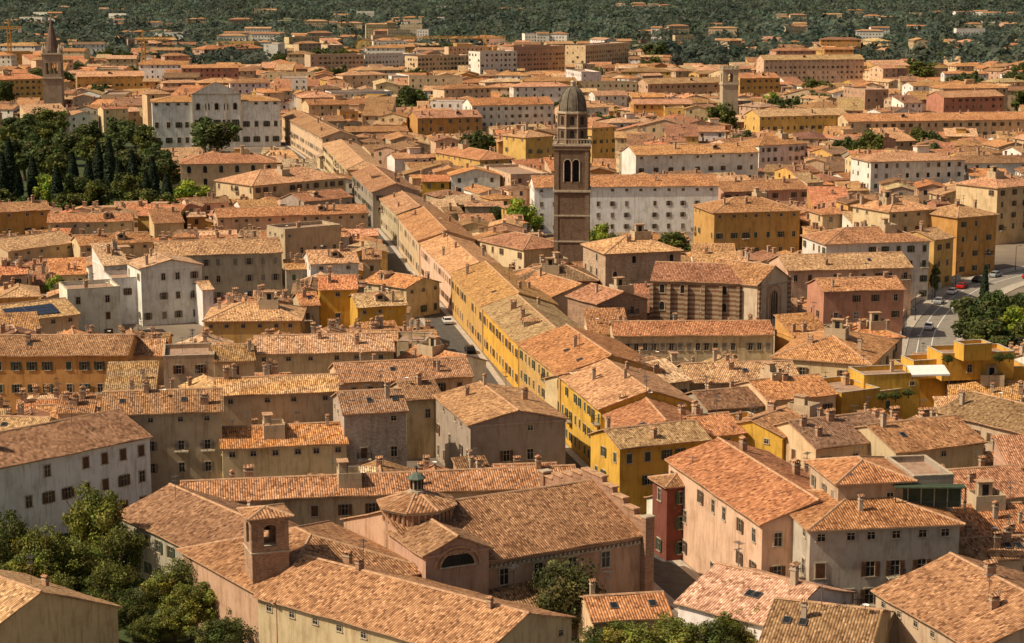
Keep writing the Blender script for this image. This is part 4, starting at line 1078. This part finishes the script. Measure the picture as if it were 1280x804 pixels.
hts=nr.gamma(14,.85,len(xs))*(1+(ys-1450)/7000)*(1+.15*np.clip(fl_,-1,1.5))
wood('wood',xs,ys,np.clip(hts,6,26),44,(.095,.122,.088),'broad dark green wood covering the plain')  # paler, bluer leaf hue: distance haze put into the colour
fb=MB()
for _ in range(34):
    yc_=1700*math.exp(rng.random()**1.4*math.log(2.4)); xc_=rng.uniform(-.3,.3)*yc_
    for q_ in range(rng.randint(2,8)):
        yy=yc_+rng.uniform(-50,50); xx=xc_+rng.uniform(-110,110); L=rng.uniform(10,32);D=rng.uniform(9,14);h=rng.uniform(13,21)
        fb.setT(rng.uniform(-.3,.3),xx,yy); rf=rng.choice(['g','hip','hip','flat']); wc_=jit(WC[rng.choice(['W','C','K','B','W'])]); wall_geo(fb,L,D,h,rf,.25,'wall',wc_,0,False); roof_geo(fb,L,D,h,rf,.25,jit(RC[rng.choice('bot')]),.5,False)
        for fl in range(int(h/3.2)):
            for q in range(int(L/3)): fb.face([(-L/2+1+q*3,-D/2-.05,fl*3.2+1.0),(-L/2+2.4+q*3,-D/2-.05,fl*3.2+1.0),(-L/2+2.4+q*3,-D/2-.05,fl*3.2+2.4),(-L/2+1+q*3,-D/2-.05,fl*3.2+2.4)],'sh_grey')
obj('suburb_cluster',fb.mesh('suburb_cluster'),kind='stuff',label='scattered suburban blocks standing among dark trees',cat='houses')
# ---------------------------------------------------------------- cranes
def crane(u,v,d,j0,j1,lab):
    z=zat(v,d); x=(u-640)/F*d*1.01; e=empty('tower_crane',(x,d,0),0,lab,'crane')
    t=.42; w=1.0
    b=MB()
    for a in (-w,w):
        for c in (-w,w): b.bar((a,c,0),(a,c,z),t,'yellow')
    k=0
    while k<z-2:
        s=1 if int(k/2.4)%2 else -1
        b.bar((-w*s,-w,k),(w*s,-w,k+2.4),t*.6,'yellow'); b.bar((-w,-w*s,k),(-w,w*s,k+2.4),t*.6,'yellow'); k+=2.4
    b.bar((0,0,z),(0,0,z+6),t*1.3,'yellow'); obj('mast',b.mesh('mast'),e)
    px=d/F; L0,L1=(j0-u)*px,(j1-u)*px; big=L1 if abs(L1)>abs(L0) else L0; sm_=L0 if big==L1 else L1
    b=MB()
    for y_,zz_ in ((-.7,z),(.7,z),(0,z+1.5)): b.bar((sm_,y_,zz_),(big,y_,zz_),t*.9,'yellow')
    n=int(abs(big-sm_)/2.5)
    for i in range(n):
        xa=sm_+(big-sm_)*i/n; xb=sm_+(big-sm_)*(i+.5)/n; xc=sm_+(big-sm_)*(i+1)/n
        b.bar((xa,-.7,z),(xb,0,z+1.5),t*.5,'yellow'); b.bar((xb,0,z+1.5),(xc,-.7,z),t*.5,'yellow')
    b.bar((0,0,z+6),(big*.7,0,z+1.5),.18,'iron'); b.bar((0,0,z+6),(sm_,0,z+1.5),.18,'iron'); obj('jib',b.mesh('jib'),e)
    b=MB(); b.box(min(sm_,sm_*.75),max(sm_,sm_*.75),-1,1,z-2.6,z-.3,'stone'); obj('counterweight',b.mesh('counterweight'),e)
    b=MB(); b.box(1.2,3,-1,1,z-2.6,z-.5,'frame'); b.box(1.3,2.9,-1.03,-.99,z-1.9,z-.9,'glass'); obj('cab',b.mesh('cab'),e)
crane(607,48,1420,495,632,'yellow lattice tower crane above the rooftops')
crane(188,50,1230,222,178,'yellow tower crane rising from the old town')
crane(24,36,1350,-40,40,'orange yellow tower crane over a building site')
# ---------------------------------------------------------------- cars
def car_parts(mk):
    prof=[(-2.1,.3),(-2.12,.75),(-1.95,.92),(-1.6,.95),(-1.05,1.42),(.55,1.45),(1.15,.98),(1.95,.82),(2.12,.6),(2.1,.3)]
    b=MB()
    def y(z): return .86 if z<1 else .86-(z-.95)*.38
    n=len(prof)
    for i in range(n):
        p,q=prof[i],prof[(i+1)%n]; b.face([(p[0],-y(p[1]),p[1]),(q[0],-y(q[1]),q[1]),(q[0],y(q[1]),q[1]),(p[0],y(p[1]),p[1])],mk)
    for s in (-1,1):
        b.face([(p[0],s*.86,p[1]) for p in (prof[0],prof[1],prof[2],prof[3],(1.15,.98),prof[7],prof[8],prof[9])],mk)
        b.face([(-1.6,s*y(.95),.95),(1.15,s*y(.98),.98),(.55,s*y(1.45),1.45),(-1.05,s*y(1.42),1.42)],mk)
    body=b.mesh('body')
    b=MB()
    for s in (-1,1): b.face([(-1.35,s*(y(1.0)+.012),1.0),(.95,s*(y(1.0)+.012),1.0),(.5,s*(y(1.38)+.012),1.38),(-1.0,s*(y(1.38)+.012),1.38)],'glass')
    side=b.mesh('window')
    b=MB(); b.face([(1.1,-.78,1.035),(1.1,.78,1.035),(.6,.68,1.43),(.6,-.68,1.43)],'glass'); b.face([(-1.55,-.78,1.01),(-1.55,.78,1.01),(-1.1,.66,1.4),(-1.1,-.66,1.4)],'glass'); ws=b.mesh('windscreen')
    return body,side,ws
b=MB()
for k in range(14):
    a0,a1=2*math.pi*k/14,2*math.pi*(k+1)/14
    b.face([(.32*math.cos(a0),-.1,.32*math.sin(a0)),(.32*math.cos(a1),-.1,.32*math.sin(a1)),(.32*math.cos(a1),.1,.32*math.sin(a1)),(.32*math.cos(a0),.1,.32*math.sin(a0))],'rubber')
for s in (-.1,.1):
    b.face([(.32*math.cos(2*math.pi*k/14),s,.32*math.sin(2*math.pi*k/14)) for k in range(14)],'rubber'); b.face([(.19*math.cos(2*math.pi*k/10),s*1.05,.19*math.sin(2*math.pi*k/10)) for k in range(10)],'metal')
WH=b.mesh('wheel'); b=MB(); b.box(0,.06,-.16,.16,-.07,.07,'lamp'); HLm=b.mesh('headlight')
CARS={}
for nm,c in (('red',(.45,.02,.015)),('white',(.75,.75,.73)),('silver grey',(.35,.36,.37)),('black',(.015,.015,.018)),('dark blue',(.02,.04,.12))):
    M['car_'+nm]=simple('car_paint_'+nm.replace(' ','_'),c,.25,.04,1,.2); MATN[:]=list(M.keys()); CARS[nm]=car_parts('car_'+nm)
def car_at(x,y,a,nm,where,z):
    e=empty('car',(x,y,z),a,f'{nm} hatchback car {where}','car','cars on the road')
    bd_,sd,ws=CARS[nm]; obj('body',bd_,e); obj('window',sd,e); obj('windscreen',ws,e)
    for X in (-1.3,1.3):
        for Yy in (-.8,.8): obj('wheel',WH,e,(X,Yy,.32))
    for Yy in (-.62,.62): obj('headlight',HLm,e,(2.08,Yy,.66))
def along(pts,i,off,nm,where,z):
    a,c=pts[i],pts[i+1]; an=math.atan2(c[1]-a[1],c[0]-a[0]); car_at(a[0]-math.sin(an)*off,a[1]+math.cos(an)*off,an,nm,where,z)
for i,off,n_ in ((12,1.5,'white'),(19,3.8,'silver grey'),(22,3.8,'white'),(24,3.8,'red'),(27,3.8,'black'),(18,-3.7,'black'),(30,3.8,'silver grey'),(31,-3.6,'red')): along(rps,i,off,n_,'parked beside the kerb',.02)
for i in range(len(fsd)-1):
    v=proj(*fsd[i],0)[1]
    if 345<v<450 and i%3==0: along(fsd,i,-1.4,['white','silver grey','black'][i//3%3],'in the narrow street',.126)
b=MB(); b.ring([(.12,0),(.08,.6),(.06,6)],8,'iron'); b.bar((0,0,6),(1.2,0,6.4),.08,'iron'); LPm=b.mesh('post'); b=MB(); b.box(.9,1.6,-.15,.15,6.32,6.45,'metal'); LHm=b.mesh('lamp_head')
for i in range(4,len(rps)-8,5):
    a=rps[i];c=rps[i+1]; an=math.atan2(c[1]-a[1],c[0]-a[0]); x=a[0]-math.sin(an)*5.4;y=a[1]+math.cos(an)*5.4
    e=empty('street_lamp',(x,y,.14),an-math.pi/2,'dark metal street lamp on the pavement','street lamp','street lamps along the road'); obj('post',LPm,e); obj('lamp_head',LHm,e)
# people
def person_mesh():
    me=bpy.data.meshes.new('p'); V=[(0,0,.95),(0,0,1.2),(0,0,1.42),(0,0,1.52),(0,0,1.62),(0,0,1.72),(.1,0,.9),(.12,.08,.5),(.12,0,.06),(.12,.14,.03),(-.1,0,.9),(-.12,-.06,.5),(-.12,-.2,.08),(-.12,-.08,.03),(.2,0,1.4),(.26,0,1.12),(.25,.12,.88),(-.2,0,1.4),(-.26,0,1.12),(-.25,.1,.88)]
    E=[(0,1),(1,2),(2,3),(3,4),(4,5),(0,6),(6,7),(7,8),(8,9),(0,10),(10,11),(11,12),(12,13),(2,14),(14,15),(15,16),(2,17),(17,18),(18,19)]
    R_=[.14,.14,.12,.05,.1,.09,.09,.065,.045,.04,.09,.065,.045,.04,.06,.045,.035,.06,.045,.035]
    me.from_pydata(V,E,[]); o=bpy.data.objects.new('tmp',me); COL.objects.link(o); md=o.modifiers.new('s','SKIN'); 
    for i,r in enumerate(R_): me.skin_vertices[0].data[i].radius=(r,r*.8)
    me.skin_vertices[0].data[0].use_root=True
    o.modifiers.new('u','SUBSURF').levels=1
    dg=bpy.context.evaluated_depsgraph_get(); m2=bpy.data.meshes.new_from_object(o.evaluated_get(dg)); bpy.data.objects.remove(o); return m2
try:
    pm=person_mesh(); 
    m,nt,bb_=mat('clothes_and_skin',.9); s=N(nt,'ShaderNodeSeparateXYZ'); tc=N(nt,'ShaderNodeTexCoord'); lk(nt,tc.outputs['Object'],s.inputs[0])
    lk(nt,ramp(nt,math_(nt,'DIVIDE',s.outputs[2],2.0),[(0,(.03,.03,.05)),(.46,(.55,.5,.45)),(.75,(.45,.26,.18)),(.83,(.05,.03,.02))],True),bb_.inputs['Base Color']); pm.materials.clear(); pm.materials.append(m)
    for i,off in ((9,6.4),(10,6.2),(16,6.6),(20,6.4),(24,6.2),(13,-6.2)):
        a,c=rps[i],rps[i+1]; an=math.atan2(c[1]-a[1],c[0]-a[0]); obj('person',pm,None,(a[0]-math.sin(an)*off,a[1]+math.cos(an)*off,.14),rng.uniform(0,6),None,'person in pale shirt and dark trousers walking on pavement','person','people walking')
except Exception as ex: print('person fail',ex)
# ---------------------------------------------------------------- misc details
b=MB()
for i in range(5):
    for j in range(3): b.box(i*2.1,i*2.1+2.0,j*1.35,j*1.35+1.27,0,.05,'solar')
sp=obj('solar_panel',b.mesh('solar_panel'),sol,(-5,-5.8,8.9)); sp.rotation_euler=(math.atan(.33),0,0); sp.location.z=roofz(1,13,8,'g',.33,0,-5.8)+.12
x,y=P(1158,470,9.5); e=empty('awning',(x,y-1,7.9),.1,'white canvas awning over a yellow roof terrace','awning')
b=MB(); z=0
b.face([(-3.2,-1.6,z+2.4),(3.2,-1.6,z+2.4),(3.2,1.6,z+3.3),(-3.2,1.6,z+3.3)],'awning'); b.box(-3.2,3.2,-1.62,-1.6,z+2.1,z+2.4,'awning'); obj('canvas',b.mesh('canvas'),e)
b=MB()
for a in (-3.1,3.1):
    b.bar((a,-1.5,0),(a,-1.5,z+2.4),.08,'metal'); b.bar((a,1.5,0),(a,1.5,z+3.3),.08,'metal')
obj('frame',b.mesh('frame'),e)
# ---------------------------------------------------------------- camera, light
cam=bpy.data.cameras.new('Camera'); cam.sensor_width=36; cam.lens=36*F/1280; cam.clip_start=1; cam.clip_end=90000
co=bpy.data.objects.new('Camera',cam); COL.objects.link(co); co.location=(0,0,CAMZ); co.rotation_euler=(math.pi/2-PITCH,0,0); sc.camera=co
SD=Vector((-.72,-.19,.80)).normalized(); el=math.asin(SD.z); az=math.atan2(SD.x,SD.y)
sun=bpy.data.lights.new('sun','SUN'); sun.energy=5.0; sun.angle=math.radians(.5); sun.color=(1,.86,.65)
so=bpy.data.objects.new('sun',sun); COL.objects.link(so); so.rotation_euler=SD.to_track_quat('Z','Y').to_euler(); so.location=(0,0,200)
w=bpy.data.worlds.new('World'); sc.world=w; w.use_nodes=True; nt=w.node_tree
sk=nt.nodes.new('ShaderNodeTexSky'); sk.sky_type='NISHITA'; sk.sun_disc=False; sk.sun_elevation=el; sk.sun_rotation=az; sk.dust_density=4
bg=nt.nodes['Background']; bg.inputs[1].default_value=.078
lk(nt,mixc(nt,'MULTIPLY',1.0,sk.outputs[0],(1.1,.98,.82)),bg.inputs[0])
sc.view_settings.view_transform='Standard'; sc.view_settings.look='None'; sc.view_settings.exposure=0
print('objects',len(bpy.data.objects))
